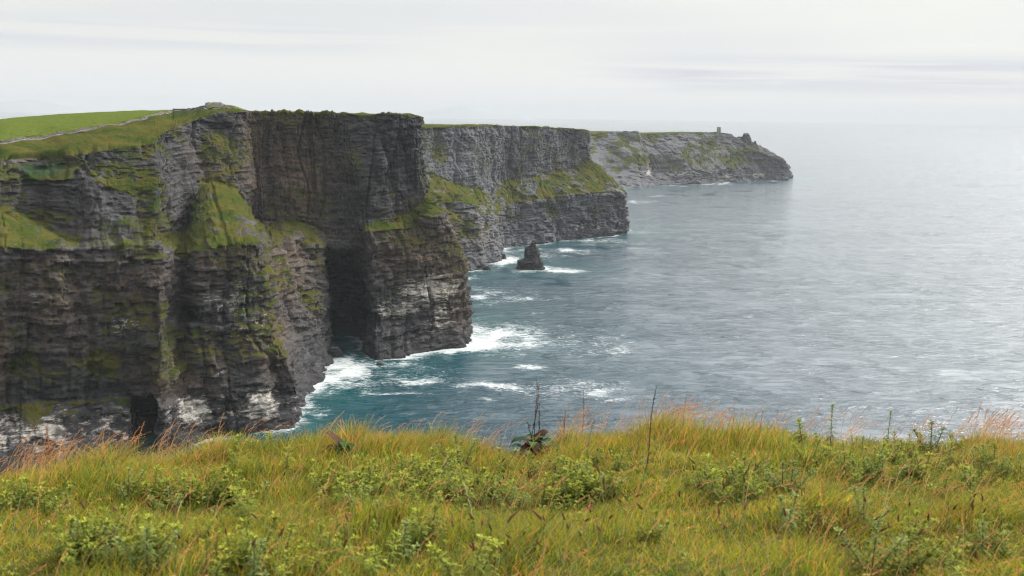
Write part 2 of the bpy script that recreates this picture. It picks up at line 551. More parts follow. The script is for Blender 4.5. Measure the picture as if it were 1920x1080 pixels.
    wm = spots(px, py, pale_sp) * (0.75 + 0.35 * fbm(s / 12, z / 14, octv=3))
    bm = spots(px, py, brown_sp)
    field = sstep(rid + 0.05 * fbm(x / 20, y / 20), 9.06, 9.12)
    if name != 'cliff':
        field = field * 0.25
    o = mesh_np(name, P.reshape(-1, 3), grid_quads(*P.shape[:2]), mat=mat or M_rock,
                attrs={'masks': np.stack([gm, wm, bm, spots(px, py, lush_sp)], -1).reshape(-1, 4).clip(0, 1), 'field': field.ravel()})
    tag(o, label=label, kind='structure')
    return o, P, rid


W0 = ('w', -700, 1500, -8)
near_stations = [
    {1: ('z', -330, 950), 4: (-320, 478, 565), 5: (-315, 335, 650), 8: (-310, 318, 668), 9: (-310, 295, 700), 10: (-310, 238, 900), 11: ('w', -900, 1300, -8)},
    {1: ('z', -120, 930), 4: (-120, 470, 560), 5: (-120, 350, 640), 8: (-120, 308, 655), 9: (-120, 284, 685), 10: (-120, 231, 900), 11: ('w', -800, 1350, -8)},
    {1: ('z', 0, 908), 2: (2, 760, 553), 3: (0, 620, 558), 4: (0, 462, 566), 5: (0, 378, 625), 6: (0, 334, 634), 7: (0, 310, 644), 8: (0, 300, 647), 9: (0, 270, 680), 10: (0, 223, 900), 11: W0},
    {1: ('z', 70, 902), 2: (70, 750, 561), 4: (75, 468, 574), 5: (70, 415, 650), 6: (75, 338, 656), 7: (75, 305, 668), 8: (70, 293, 671), 9: (70, 261, 706), 10: (70, 217, 930), 11: W0},
    {1: ('z', 140, 890), 2: (140, 750, 570), 4: (142, 464, 588), 5: (140, 450, 640), 6: (150, 332, 662), 7: (150, 308, 673), 8: (140, 288, 676), 9: (140, 249, 730), 10: (140, 212, 950), 11: W0},
    {1: ('z', 240, 872), 2: (240, 745, 582), 4: (240, 459, 604), 5: (240, 446, 660), 8: (240, 274, 702), 9: (232, 233, 770), 10: (235, 208, 960), 11: W0},
    {1: ('z', 300, 856), 4: (298, 462, 612), 5: (300, 444, 672), 8: (300, 263, 722), 9: (290, 217, 810), 10: (292, 206.5, 960), 11: W0},
    {1: ('z', 345, 838), 3: (342, 570, 634), 4: (343, 475, 652), 5: (345, 430, 730), 8: (332, 242, 752), 9: (325, 208.5, 860), 10: (326, 206, 960), 11: W0},
    {1: ('z', 375, 820), 4: (372, 470, 624), 5: (366, 368, 750), 8: (362, 227, 786), 9: (362, 206, 850), 10: (362, 203, 900), 11: W0},
    {1: ('z', 425, 811), 4: (430, 458, 634), 5: (396, 340, 770), 8: (400, 216, 802), 9: (401, 203, 836), 10: (400, 195, 862), 11: ('w', -600, 1500, 60)},
    {1: ('z', 480, 806), 4: (465, 455, 640), 5: (434, 352, 780), 8: (432, 213, 814), 9: (432, 203, 842), 10: (432, 197, 870), 11: ('w', -600, 1500, 60)},
    {1: ('z', 530, 803), 2: (525, 735, 632), 4: (487, 452, 648), 5: (458, 382, 790), 8: (452, 212, 824), 9: (454, 207, 846), 10: (453, 203, 880), 11: ('w', -550, 1500, 60)},
    {1: ('z', 557, 800), 2: (555, 738, 632), 3: (515, 610, 648), 4: (496, 456, 664), 5: (470, 402, 812), 8: (468, 212, 830), 9: (470, 208.5, 852), 10: (470, 208.5, 900), 11: ('w', -500, 1500, 60)},
    {1: ('z', 563, 762), 2: (550, 700, 690), 3: (525, 590, 715), 4: (508, 468, 738), 5: (492, 416, 820), 8: (486, 212, 836), 9: (487, 210, 860), 10: (490, 209.5, 900), 11: ('w', -450, 1500, 60)},
    {1: ('z', 592, 715), 2: (577, 650, 745), 3: (562, 570, 762), 4: (552, 440, 800), 5: (542, 414, 832), 8: (530, 212, 846), 9: (530, 210, 870), 10: (532, 210, 905), 11: ('w', -400, 1500, 60)},
    {1: ('z', 613, 690), 2: (607, 630, 787), 3: (601, 560, 794), 4: (598, 452, 822), 5: (591, 425, 838), 8: (570, 213, 851), 9: (571, 211, 875), 10: (572, 211, 905), 11: ('w', -380, 1500, 60)},
    {1: ('z', 614, 632), 2: (611, 600, 960), 3: (608, 520, 950), 4: (602, 466, 832), 5: (597, 440, 840), 8: (585, 213, 853), 9: (586, 211, 875), 10: (588, 211, 905), 11: ('w', -360, 1500, 60)},
    {1: ('z', 660, 634), 2: (660, 600, 960), 3: (658, 512, 950), 4: (640, 468, 836), 5: (635, 440, 842), 8: (615, 213, 856), 9: (617, 211, 878), 10: (620, 211.5, 905), 11: ('w', -340, 1500, 60)},
    {1: ('z', 690, 669), 2: (692, 600, 836), 3: (688, 520, 838), 4: (680, 464, 838), 5: (674, 440, 844), 8: (650, 214, 859), 9: (652, 212, 880), 10: (655, 212, 905), 11: ('w', -320, 1500, 60)},
    {1: ('z', 708, 678), 2: (703, 600, 815), 3: (698, 500, 822), 4: (688, 434, 830), 5: (686, 416, 846), 8: (690, 215, 863), 9: (690, 213, 880), 10: (690, 213, 905), 11: ('w', -300, 1500, 60)},
    {1: ('z', 735, 676), 2: (730, 600, 820), 3: (725, 500, 829), 4: (722, 432, 837), 5: (720, 410, 856), 8: (716, 215, 867), 9: (716, 213.5, 885), 10: (716, 213.5, 908), 11: ('w', -300, 1500, 60)},
    {1: ('z', 800, 664), 2: (797, 600, 835), 3: (785, 500, 845), 4: (772, 425, 855), 5: (762, 400, 874), 8: (750, 216, 876), 9: (748, 214.5, 890), 10: (745, 214.5, 910), 11: ('w', -290, 1500, 60)},
    {1: ('z', 850, 655), 2: (848, 600, 850), 3: (832, 500, 857), 4: (814, 400, 866), 5: (795, 372, 882), 8: (773, 217, 884), 9: (770, 215.5, 895), 10: (765, 215.5, 912), 11: ('w', -280, 1500, 60)},
    {1: ('z', 883, 645), 2: (881, 600, 866), 3: (868, 500, 872), 4: (838, 405, 882), 5: (803, 360, 894), 8: (790, 221, 894), 9: (784, 216.5, 902), 10: (775, 216.5, 915), 11: ('w', -260, 1500, 60)},
    {1: ('w', -44, 940, 0), 4: ('w', -64, 935, 95), 5: ('w', -80, 930, 118), 8: ('w', -86, 925, 178), 11: ('w', -260, 1400, 60)},
    {1: ('w', -70, 1020, 0), 4: ('w', -95, 1010, 95), 5: ('w', -112, 1000, 118), 8: ('w', -120, 985, 177), 11: ('w', -300, 1300, 60)},
    {1: ('w', -200, 1140, 0), 4: ('w', -215, 1130, 95), 5: ('w', -225, 1120, 118), 8: ('w', -232, 1105, 175), 11: ('w', -400, 1250, 60)},
    {1: ('w', -460, 1260, 0), 4: ('w', -465, 1250, 95), 5: ('w', -470, 1240, 118), 8: ('w', -475, 1225, 170), 11: ('w', -600, 1250, 60)},
]


def near_extra(P, s, rid):
    """small sea cave in the foot of the near buttress"""
    px, py = project(P)
    inx = sstep(px, 240, 243) * (1 - sstep(px, 296 + 5 * vnoise(P[..., 2] / 5, 0), 303))
    cut = inx * sstep(py, 742 + 5 * vnoise(px / 9, 3.0), 747) * (rid < 4)
    return cut


near_grass = [(40, 420, 90, 40, 0.9), (110, 450, 60, 22, 0.8), (420, 390, 60, 60, 0.95), (390, 340, 40, 25, 0.9), (300, 350, 60, 25, 0.55), (255, 455, 120, 14, 0.75),
              (80, 520, 160, 60, 0.55), (230, 560, 120, 60, 0.5), (40, 680, 60, 60, 0.75), (190, 690, 60, 55, 0.85), (230, 650, 60, 14, 0.8), (85, 315, 80, 17, 0.95),
              (555, 425, 40, 18, 0.8), (710, 420, 34, 13, 0.9), (800, 400, 40, 30, 0.7), (560, 620, 20, 60, 0.4), (510, 640, 26, 60, 0.45), (30, 620, 60, 90, 0.5),
              (840, 430, 24, 60, 0.45), (130, 600, 40, 90, 0.4), (400, 240, 40, 20, 0.35), (620, 222, 190, 9, 0.6), (340, 480, 40, 50, 0.4)]
near_pale = [(60, 810, 150, 60, 0.8), (240, 800, 70, 50, 0.8), (380, 770, 90, 40, 0.9), (500, 760, 70, 40, 0.95), (430, 560, 70, 45, 0.75), (460, 610, 50, 60, 0.7),
             (230, 610, 80, 30, 0.5), (810, 540, 70, 34, 0.95), (770, 580, 100, 22, 0.8), (820, 590, 50, 40, 0.6), (470, 540, 40, 16, 0.7), (570, 560, 40, 60, 0.3),
             (70, 560, 60, 40, 0.35), (120, 690, 30, 60, 0.3), (400, 680, 70, 60, 0.4), (520, 690, 30, 50, 0.5)]
near_brown = [(560, 330, 70, 130, 0.9), (480, 300, 30, 110, 0.9), (540, 500, 60, 90, 0.9), (780, 470, 90, 60, 0.95), (840, 500, 40, 90, 0.95), (400, 470, 80, 60, 0.7),
              (330, 700, 90, 50, 0.9), (90, 560, 120, 120, 0.6), (250, 540, 120, 80, 0.6), (510, 640, 40, 70, 0.9), (0, 640, 25, 120, 0.9), (860, 560, 20, 60, 0.9), (410, 300, 60, 40, 0.5), (60, 300, 60, 10, 0.5)]
near_sp = [3.0, 2.0] + [0.6] * 22 + [4.0] * 3
near_sp = near_sp[:len(near_stations) - 1]
cliff1, P1, rid1 = build_cliff('cliff', near_stations, (-0.55, 0.83), near_sp, 1.0,
                               'nearest dark layered sea cliff with grassy ledges, a green field on top and a tall black cave',
                               near_grass, near_pale, near_brown, near_extra,
                               lush_sp=[(75, 316, 60, 15, 1.2), (390, 200, 30, 8, 0.9), (340, 208, 30, 6, 0.8), (230, 640, 50, 14, 0.6), (370, 400, 14, 50, 0.5)])

mid_stations = [
    {1: ('w', -190, 1150, 0), 4: ('w', -190, 1160, 90), 5: ('w', -200, 1200, 110), 8: ('w', -210, 1230, 165)},
    {1: ('z', 790, 522), 4: (795, 385, 1290), 5: (780, 338, 1345), 8: (770, 238.5, 1370)},
    {1: ('z', 868, 511), 4: (852, 378, 1312), 5: (815, 332, 1380), 8: (800, 238, 1402)},
    {1: ('z', 908, 504), 4: (896, 386, 1335), 5: (850, 345, 1405), 8: (850, 237.5, 1440)},
    {1: ('z', 906, 494), 4: (905, 396, 1380), 5: (880, 350, 1432), 8: (880, 237, 1465)},
    {1: ('z', 934, 488), 4: (922, 402, 1408), 5: (902, 354, 1462), 8: (905, 236.5, 1492)},
    {1: ('z', 936, 474), 4: (932, 405, 1475), 5: (920, 358, 1515), 8: (925, 236, 1538)},
    {1: ('z', 952, 463), 4: (952, 385, 1535), 5: (940, 342, 1580), 8: (945, 236.5, 1595)},
    {1: ('z', 1030, 455), 4: (1016, 374, 1580), 5: (1000, 332, 1622), 8: (1000, 238.5, 1642)},
    {1: ('z', 1100, 447), 4: (1088, 362, 1628), 5: (1045, 322, 1682), 8: (1050, 240.5, 1692)},
    {1: ('z', 1150, 442), 4: (1150, 360, 1666), 5: (1085, 310, 1718), 8: (1086, 242.5, 1722)},
    {1: ('z', 1177, 438), 4: (1178, 362, 1706), 5: (1107, 298, 1738), 8: (1107, 245, 1742)},
    {1: ('w', 174, 1790, 0), 4: ('w', 170, 1790, 65), 5: ('w', 116, 1770, 112), 8: ('w', 110, 1765, 158)},
    {1: ('w', 100, 1900, 0), 4: ('w', 90, 1900, 60), 5: ('w', 50, 1870, 110), 8: ('w', 45, 1850, 158)},
    {1: ('w', -200, 2050, 0), 4: ('w', -205, 2040, 60), 5: ('w', -215, 2020, 110), 8: ('w', -220, 2000, 158)},
]
mid_grass = [(830, 350, 60, 30, 0.9), (890, 370, 40, 20, 0.8), (960, 360, 50, 22, 0.8), (1040, 335, 60, 28, 0.95), (1110, 335, 60, 30, 0.95), (1120, 300, 20, 30, 0.8), (1150, 370, 30, 30, 0.6), (1030, 390, 50, 20, 0.5),
             (930, 420, 30, 25, 0.5), (1000, 310, 60, 12, 0.4), (850, 400, 40, 20, 0.5)]
mid_pale = [(1090, 425, 90, 12, 0.6), (1010, 430, 60, 10, 0.4), (880, 460, 30, 40, 0.3)]
mid_brown = [(850, 440, 40, 60, 0.6), (900, 440, 30, 40, 0.5), (1000, 290, 90, 30, 0.2), (1098, 250, 14, 8, 0.9)]
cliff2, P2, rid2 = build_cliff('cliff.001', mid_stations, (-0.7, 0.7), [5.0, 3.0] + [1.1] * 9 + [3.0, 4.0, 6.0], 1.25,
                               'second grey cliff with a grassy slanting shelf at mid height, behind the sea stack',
                               mid_grass, mid_pale, mid_brown, rowscale=0.8, seed=300.0, mat=M_rock_hazed)

far_stations = [
    {1: ('w', 60, 2300, 0), 4: ('w', 40, 2330, 50), 5: ('w', 20, 2380, 80), 8: ('w', 0, 2450, 130)},
    {1: ('z', 1150, 357), 4: (1145, 322, 2895), 5: (1132, 285, 2950), 8: (1112, 252, 3050)},
    {1: ('z', 1205, 352), 4: (1198, 316, 2945), 5: (1180, 284, 2970), 8: (1150, 248, 3080)},
    {1: ('z', 1222, 350.5), 4: (1215, 317, 2960), 5: (1206, 290, 3000), 8: (1193, 248, 3085)},
    {1: ('z', 1229, 347.5), 4: (1226, 319, 3015), 5: (1216, 290, 3020), 8: (1196, 253, 3092)},
    {1: ('z', 1285, 346.5), 4: (1280, 318, 3025), 5: (1265, 290, 3055), 8: (1240, 251, 3122)},
    {1: ('z', 1340, 344), 4: (1335, 316, 3090), 5: (1320, 285, 3125), 8: (1306, 250, 3200)},
    {1: ('z', 1400, 340), 4: (1395, 316, 3190), 5: (1375, 284, 3205), 8: (1345, 249, 3262)},
    {1: ('z', 1436, 338.5), 4: (1430, 317, 3245), 5: (1412, 283, 3232), 8: (1374, 252.5, 3284)},
    {1: ('z', 1444, 338.2), 4: (1438, 317, 3255), 5: (1418, 284, 3234), 8: (1379, 259, 3286)},
    {1: ('z', 1470, 337), 4: (1461, 316, 3285), 5: (1440, 291, 3252), 8: (1405, 264, 3294)},
    {1: ('z', 1484, 333.5), 4: (1479, 313, 3367), 5: (1466, 301, 3312), 8: (1445, 286, 3320)},
    {1: ('w', 860, 3500, 0), 4: ('w', 845, 3500, 30), 5: ('w', 800, 3490, 55), 8: ('w', 760, 3480, 75)},
    {1: ('w', 300, 3900, 0), 4: ('w', 295, 3890, 30), 5: ('w', 270, 3870, 70), 8: ('w', 250, 3850, 100)},
]
far_grass = [(1205, 300, 26, 16, 1.0), (1145, 300, 20, 14, 0.85), (1330, 275, 40, 14, 0.9), (1320, 300, 30, 14, 0.9), (1380, 300, 60, 20, 0.7), (1240, 305, 40, 12, 0.6), (1400, 285, 40, 22, 0.75), (1430, 300, 30, 12, 0.6), (1310, 300, 30, 12, 0.6), (1120, 262, 16, 14, 0.6)]
far_pale = [(1220, 325, 14, 14, 0.8), (1270, 325, 50, 8, 0.6), (1350, 330, 50, 8, 0.7), (1420, 328, 30, 7, 0.8)]
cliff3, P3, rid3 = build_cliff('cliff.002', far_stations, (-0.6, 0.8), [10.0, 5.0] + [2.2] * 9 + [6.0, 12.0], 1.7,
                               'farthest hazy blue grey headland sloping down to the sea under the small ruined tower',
                               far_grass, far_pale, [(1300, 300, 200, 60, 0.3)], rowscale=0.5, seed=900.0, ledge=0.3, mat=M_rock_far_hazed)


# ------------------------------------------------------------------ rocks standing in the sea
def rock_rings(name, levels, depth_ratio, Y, nseg=72, sub=5, amp=1.0, seed=0, tall=0.5):
    """a rock from its left and right edge at each height: [(px_left, px_right, py)], at distance Y"""
    L = []
    for (a, b, py) in levels:
        pa, pb = at_depth(a, py, Y), at_depth(b, py, Y)
        L.append((pa[0], pb[0], (pa[2] + pb[2]) / 2))
    L = np.array(L)
    zz = np.linspace(0, len(L) - 1, (len(L) - 1) * sub + 1)
    xl = np.interp(zz, range(len(L)), L[:, 0])
    xr = np.interp(zz, range(len(L)), L[:, 1])
    z = np.interp(zz, range(len(L)), L[:, 2])
    th = np.linspace(0, 2 * np.pi, nseg, endpoint=False)
    P = []
    for a, b, h in zip(xl, xr, z):
        c, r = (a + b) / 2, max((b - a) / 2, 0.05)
        k = 0.75
        cx, sy = np.sign(np.cos(th)) * np.abs(np.cos(th)) ** k, np.sign(np.sin(th)) * np.abs(np.sin(th)) ** k
        P.append(np.stack([c + r * cx, Y + r * depth_ratio * sy, 0 * th + h], -1))
    P = np.array(P)
    x, y, zc = P[..., 0], P[..., 1], P[..., 2]
    c = P.mean(1, keepdims=True)
    out = P - c
    out[..., 2] = 0
    ln = np.linalg.norm(out, axis=2, keepdims=True) + 1e-6
    lay = np.floor(zc / 2.1 / amp + seed)
    d = amp * (0.9 * fbm(x / 9, y / 9, zc / 12 + seed, octv=3) + 0.5 * (hash01(lay, lay * 0 + seed) * 2 - 1) + 0.5 * (hash01(np.floor(th * 3 + lay * 0.37)[...], lay) * 2 - 1) + 0.35 * vnoise(x / 1.4, y / 1.4, zc / 1.4))
    d = np.clip(d, -0.5 * ln[..., 0], None)
    P = P + out / ln * d[..., None]
    P[..., 2] += tall * amp * 0.6 * (hash01(np.floor(th * 2.2 + seed) + 0 * zc, np.floor(zc / 5.0)) - 0.5) * sstep(zc, 0, 4)
    nr = len(P)
    V = np.concatenate([P.reshape(-1, 3), [[(xl[-1] + xr[-1]) / 2, Y, z[-1] + 0.1]]])
    i = np.arange(nr * nseg).reshape(nr, nseg)
    j = np.roll(i, -1, axis=1)
    q = np.stack([i[:-1], j[:-1], j[1:], i[1:]], -1).reshape(-1, 4)
    t = np.stack([i[-1], j[-1], np.full(nseg, nr * nseg)], -1)
    n = len(V)
    mk = np.zeros((n, 3))
    mk[:, 1] = 0.35 * sstep(V[:, 2], 0.55 * z.max(), 0.9 * z.max())
    mk[:, 2] = 0.05
    return mesh_np(name, V, q, t, M_rock, {'masks': mk, 'field': np.zeros(n)})


def zero_D(px, py):
    return at_height(px, py, 0.0)[1]


YS = zero_D(995, 504)
stack = rock_rings('sea_stack', [(964, 1028, 511), (967, 1022, 503), (970, 1018, 498), (972, 1014, 489), (982, 1012, 487), (984, 1010, 476), (986, 1008, 466), (990, 1005, 463), (995, 1004, 459), (998, 1003.5, 456), (999, 1002, 452)],
                   0.7, YS, nseg=110, sub=7, amp=2.0, seed=4, tall=1.3)
tag(stack, 'dark pointed sea stack ringed with white foam below the second cliff', 'sea stack')
rk = rock_rings('rock', [(546, 573, 765), (549, 573, 754), (550, 571, 746), (553, 567, 740), (556, 562, 736)], 0.9, zero_D(560, 756), nseg=40, sub=4, amp=0.5, seed=9)
tag(rk, 'small dark rock in white surf at the corner of the near cliff', 'rock')
rk = rock_rings('rock.001', [(606, 648, 672), (609, 645, 664), (612, 640, 656), (618, 634, 651)], 0.8, zero_D(625, 668), nseg=40, sub=4, amp=0.6, seed=12)
tag(rk, 'rounded grey boulder lying in the mouth of the black cave', 'rock')
rk = rock_rings('rock.002', [(703, 724, 688), (705, 721, 683), (709, 717, 680)], 0.9, zero_D(714, 685), nseg=32, sub=4, amp=0.4, seed=15)
tag(rk, 'low black rock awash just off the foot of the cave headland', 'rock')
rk = rock_rings('rock.003', [(932, 951, 487), (934, 949, 481), (938, 947, 476)], 0.9, zero_D(942, 484), nseg=32, sub=4, amp=0.6, seed=17)
tag(rk, 'small dark rock at the foot of the cliff left of the sea stack', 'rock')
rk = rock_rings('rock.004', [(904, 923, 509), (905, 920, 503), (908, 917, 499)], 0.9, zero_D(914, 506), nseg=32, sub=4, amp=0.6, seed=19)
tag(rk, 'low dark rock beside the foot of the second cliff, nearest the cave headland', 'rock')
oc = rock_rings('rock_outcrop', [(1390, 1411, 272), (1392, 1409, 264), (1393, 1407, 258), (1393, 1406.5, 253), (1396, 1403, 250)], 0.9, 3290, nseg=40, sub=4, amp=1.4, seed=22)
tag(oc, 'large rounded rock outcrop on the far headland, seaward of the tower', 'rock outcrop')
oc = rock_rings('rock_outcrop.001', [(1377, 1395, 264), (1381, 1393, 259), (1384, 1391, 256)], 0.9, 3288, nseg=32, sub=4, amp=1.2, seed=24)
tag(oc, 'low rock outcrop on the far headland just inland of the big rounded one', 'rock outcrop')
oc = rock_rings('rock_outcrop.002', [(1412, 1419, 271), (1414, 1418, 267), (1415, 1417, 264)], 0.9, 3296, nseg=24, sub=4, amp=0.8, seed=26)
tag(oc, 'small upright rock on the far headland slope, just below the big outcrop', 'rock outcrop')
oc = rock_rings('rock_outcrop.003', [(1423, 1429, 281), (1424.5, 1427.5, 276), (1425, 1427, 272)], 0.9, 3300, nseg=24, sub=4, amp=0.7, seed=28)
tag(oc, 'thin stub of rock on the far headland slope, farthest seaward', 'rock outcrop')
# ------------------------------------------------------------------ ruined tower on the far headland
M_stone = plain_noise_material('weathered_stone', (0.10, 0.095, 0.09), (0.22, 0.21, 0.19), 1.2, bump=0.5, dist=0.2)


def box_mesh(name, lo, hi, mat, parent=None, jitter=0.0):
    lo, hi = np.array(lo, float), np.array(hi, float)
    V = np.array([[x, y, z] for z in (lo[2], hi[2]) for y in (lo[1], hi[1]) for x in (lo[0], hi[0])])
    if jitter:
        V += rng.uniform(-jitter, jitter, V.shape)
    Q = [[0, 2, 3, 1], [4, 5, 7, 6], [0, 1, 5, 4], [2, 6, 7, 3], [0, 4, 6, 2], [1, 3, 7, 5]]
    return mesh_np(name, V, Q, mat=mat, parent=parent)


def tower():
    b = at_depth(1347.5, 249.5, 3275)
    root = empty('ruined_tower', b, 0.2)
    tag(root, 'small square ruined stone tower standing on the far headland', 'tower')
    # hollow walls with a broken, uneven top
    n = 10
    w, t, h = 4.8, 1.0, 17.0
    V, Q = [], []
    ring = []
    for i in range(4):
        for k in range(n):
            u = -1 + 2 * k / n
            ring.append([(u, -1), (1, u), (-u, 1), (-1, -u)][i])
    ring = np.array(ring)
    m = len(ring)
    top = h + np.array([1.3 * vnoise(k * 0.45, 2.2) for k in range(m)])
    for rr, zz in ((w * 1.06, -4 + 0 * top), (w * 0.94, top), ((w - t) * 0.94, top - 0.3), ((w - t), 0 * top)):
        V += [(*(p * rr), z) for p, z in zip(ring, zz)]
    V = np.array(V)
    for r in range(3):
        for k in range(m):
            k2 = (k + 1) % m
            Q.append([r * m + k, r * m + k2, (r + 1) * m + k2, (r + 1) * m + k])
    mesh_np('wall', V, Q, mat=M_stone, parent=root)
    box_mesh('window', (-0.6, -w * 1.0 - 0.05, 8.0), (0.6, -w * 0.9, 10.2), plain_noise_material('dark_opening', (0.01, 0.01, 0.01), (0.02, 0.02, 0.02)), root)
    box_mesh('door', (-0.8, -w * 1.06 - 0.1, -0.5), (0.8, -w * 0.95, 2.4), bpy.data.materials['dark_opening'], root)


tower()

# ------------------------------------------------------------------ distant mountains beyond the bay
M_hill = plain_noise_material('distant_hill', (0.2, 0.23, 0.24), (0.26, 0.28, 0.27), 0.001, bump=0.0)  # pale blue tone puts fading by haze into the hill colour


def mountain(name, pts, Y, label):
    X, Z = [], []
    for (px, py) in pts:
        p = at_depth(px, py, Y)
        X.append(p[0])
        Z.append(p[2])
    n = 120
    xs = np.linspace(X[0], X[-1], n)
    zs = np.interp(xs, X, Z)
    zs = zs + 14 * fbm(xs / 500, xs * 0 + Y, octv=4) * sstep(zs, 0, 260)
    rowsP = []
    for k, (f, dy) in enumerate([(0, -3000), (0.35, -2000), (0.75, -900), (1.0, 0), (0.7, 1000), (0, 3000)]):
        zz = -4 + (zs + 4) * f + (20 * fbm(xs / 350, xs * 0 + k * 3.3, octv=3) if 0 < f < 1 else 0)
        rowsP.append(np.stack([xs, Y + dy + 0 * xs, zz], -1))
    P = np.array(rowsP)
    o = mesh_np(name, P.reshape(-1, 3), grid_quads(len(rowsP), n), mat=M_hill, smooth=True)
    tag(o, label=label, kind='structure')


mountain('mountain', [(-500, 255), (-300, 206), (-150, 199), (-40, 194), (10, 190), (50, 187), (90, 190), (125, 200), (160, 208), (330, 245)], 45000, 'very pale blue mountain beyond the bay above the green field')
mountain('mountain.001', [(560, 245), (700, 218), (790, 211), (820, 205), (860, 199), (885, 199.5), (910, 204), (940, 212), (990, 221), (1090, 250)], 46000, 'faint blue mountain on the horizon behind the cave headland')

# ------------------------------------------------------------------ sea
coast = np.concatenate([np.stack([P[4 + 1, ::1, 0], P[4 + 1, :, 1]], -1) for P in (P1, P2, P3)])


def sea():
    a_in = np.linspace(-0.62, 0.62, 620)
    a_l = np.linspace(-math.pi, -0.62, 60)[:-1]
    a_r = np.linspace(0.62, math.pi, 60)[1:]
    ang = np.concatenate([a_l, a_in, a_r])
    r = [8.0, 100.0, 250.0, 400.0]
    rr = 480.0
    while rr < 65000:
        r.append(rr)
        rr += max(2.0, rr * rr / H * 0.0011)
    r = np.array(r)
    A, Rr = np.meshgrid(ang, r)
    X, Y = Rr * np.sin(A), Rr * np.cos(A)
    Z = np.zeros_like(X)
    near = (1 - sstep(Rr, 1500, 3000)) * sstep(Rr, 300, 480)
    Z += near * (0.7 * fbm(X / 60, Y / 28, octv=3) + 0.35 * vnoise(X / 14, Y / 7))
    px, py = project(np.stack([X, Y, Z], -1))
    # distance to the cliff foot
    kd = kdtree.KDTree(len(coast) + 64)
    for i, c in enumerate(coast):
        kd.insert((c[0], c[1], 0), i)
    k = len(coast)
    cx, cr = at_height(995, 503, 0), 20.0
    for i in range(64):
        t = 2 * math.pi * i / 64
        kd.insert((cx[0] + 17 * math.cos(t), cx[1] + 12 * math.sin(t), 0), k + i)
    kd.balance()
    D = np.full(X.shape, 999.0)
    sel = np.argwhere((Rr > 480) & (Rr < 3700) & (np.abs(A) < 0.6) & (px < 1560))
    for (i, j) in sel:
        D[i, j] = kd.find((X[i, j], Y[i, j], 0))[2]
    dpx = D * F_PX / np.maximum(Rr, 1)
    wv = 0.5 + 0.5 * fbm(X / 45, Y / 45, octv=3)
    foam = np.exp(-(D / (2.5 + 22 * wv ** 3)) ** 1.2) * (0.35 + 0.55 * wv) * (0.25 + 0.75 * sstep(px, 440, 560))
    patches = [(905, 632, 120, 22, 1.0), (890, 645, 50, 14, 1.0), (850, 656, 60, 7, 0.9), (960, 645, 90, 14, 0.7), (640, 692, 70, 24, 1.0), (700, 684, 90, 9, 0.8), (610, 712, 40, 16, 1.0), (590, 725, 20, 14, 0.9),
               (1155, 660, 44, 7, 0.6), (1180, 645, 12, 14, 0.5), (950, 722, 110, 7, 0.75), (1010, 690, 45, 6, 0.7), (780, 713, 40, 5, 0.75), (730, 737, 90, 3, 0.65), (900, 748, 30, 3, 0.55), (1120, 735, 50, 5, 0.6), (1160, 750, 40, 5, 0.6), (1100, 716, 40, 4, 0.55),
               (585, 775, 40, 12, 0.6), (480, 812, 40, 6, 0.3), (390, 824, 40, 8, 0.8), (345, 830, 40, 8, 0.8), (960, 612, 50, 6, 0.45), (1080, 630, 60, 4, 0.4), (1000, 665, 60, 5, 0.45),
               (905, 557, 40, 5, 0.7), (930, 545, 60, 4, 0.5), (990, 563, 70, 3, 0.55), (1215, 572, 40, 3, 0.35), (890, 520, 24, 5, 0.75), (940, 487, 30, 12, 0.9), (955, 472, 26, 7, 0.8),
               (1035, 507, 46, 4, 1.0), (1000, 507, 30, 5, 1.0), (1050, 470, 60, 5, 0.7), (1080, 474, 50, 3, 0.5), (1030, 480, 50, 3, 0.5), (1100, 450, 70, 2.5, 0.7), (1195, 378, 34, 3, 0.6), (1225, 367, 30, 2, 0.5), (1190, 437, 30, 2, 0.6), (1215, 435, 40, 3, 0.4),
               (1330, 345.5, 60, 1.6, 0.8), (1260, 348.5, 40, 1.4, 0.6), (1430, 340, 50, 1.2, 0.6), (1448, 506, 8, 1.5, 0.6), (1000, 590, 40, 4, 0.35),
               (1000, 640, 150, 36, 0.42), (700, 700, 140, 24, 0.5), (1060, 725, 140, 26, 0.4), (930, 550, 80, 28, 0.42), (970, 480, 90, 20, 0.5), (1130, 455, 90, 8, 0.4), (640, 720, 70, 26, 0.55), (1150, 650, 60, 30, 0.36)]
    wpx = px + 26 * fbm(X / 30, Y / 60, octv=3) * np.clip(700 / np.maximum(Rr, 1), 0, 1)
    wpy = py + 7 * fbm(X / 25 + 9, Y / 45, octv=3) * np.clip(700 / np.maximum(Rr, 1), 0, 1) ** 1.5
    foam = np.maximum(foam, spots(wpx, wpy, [(a, b, c * 1.25, d * 1.35, e * 1.02) for a, b, c, d, e in patches]) * (0.6 + 0.4 * sstep(fbm(X / 18, Y / 30, octv=3), -0.4, 0.3)))
    teal = np.maximum(np.exp(-(D / 70) ** 1.2) * 0.9, spots(px, py, [(620, 740, 130, 60, 1.0), (560, 800, 150, 40, 1.0), (760, 700, 120, 24, 0.8), (900, 540, 60, 25, 0.5), (930, 495, 60, 20, 0.6), (420, 830, 120, 30, 1.0)]))
    V = np.stack([X, Y, Z], -1).reshape(-1, 3)
    nr, nc = X.shape
    Q = grid_quads(nr, nc, flip=False)
    o = mesh_np('sea', V, Q, mat=M_water, attrs={'foam': foam.ravel(), 'teal': teal.ravel()}, smooth=True)
    tag(o, label='grey blue sea with white surf along the cliffs', kind='structure')


sea()

# ------------------------------------------------------------------ the path along the near cliff top
M_path = plain_noise_material('trodden_earth', (0.07, 0.06, 0.045), (0.16, 0.14, 0.11), 0.4, bump=0.3, dist=0.2)


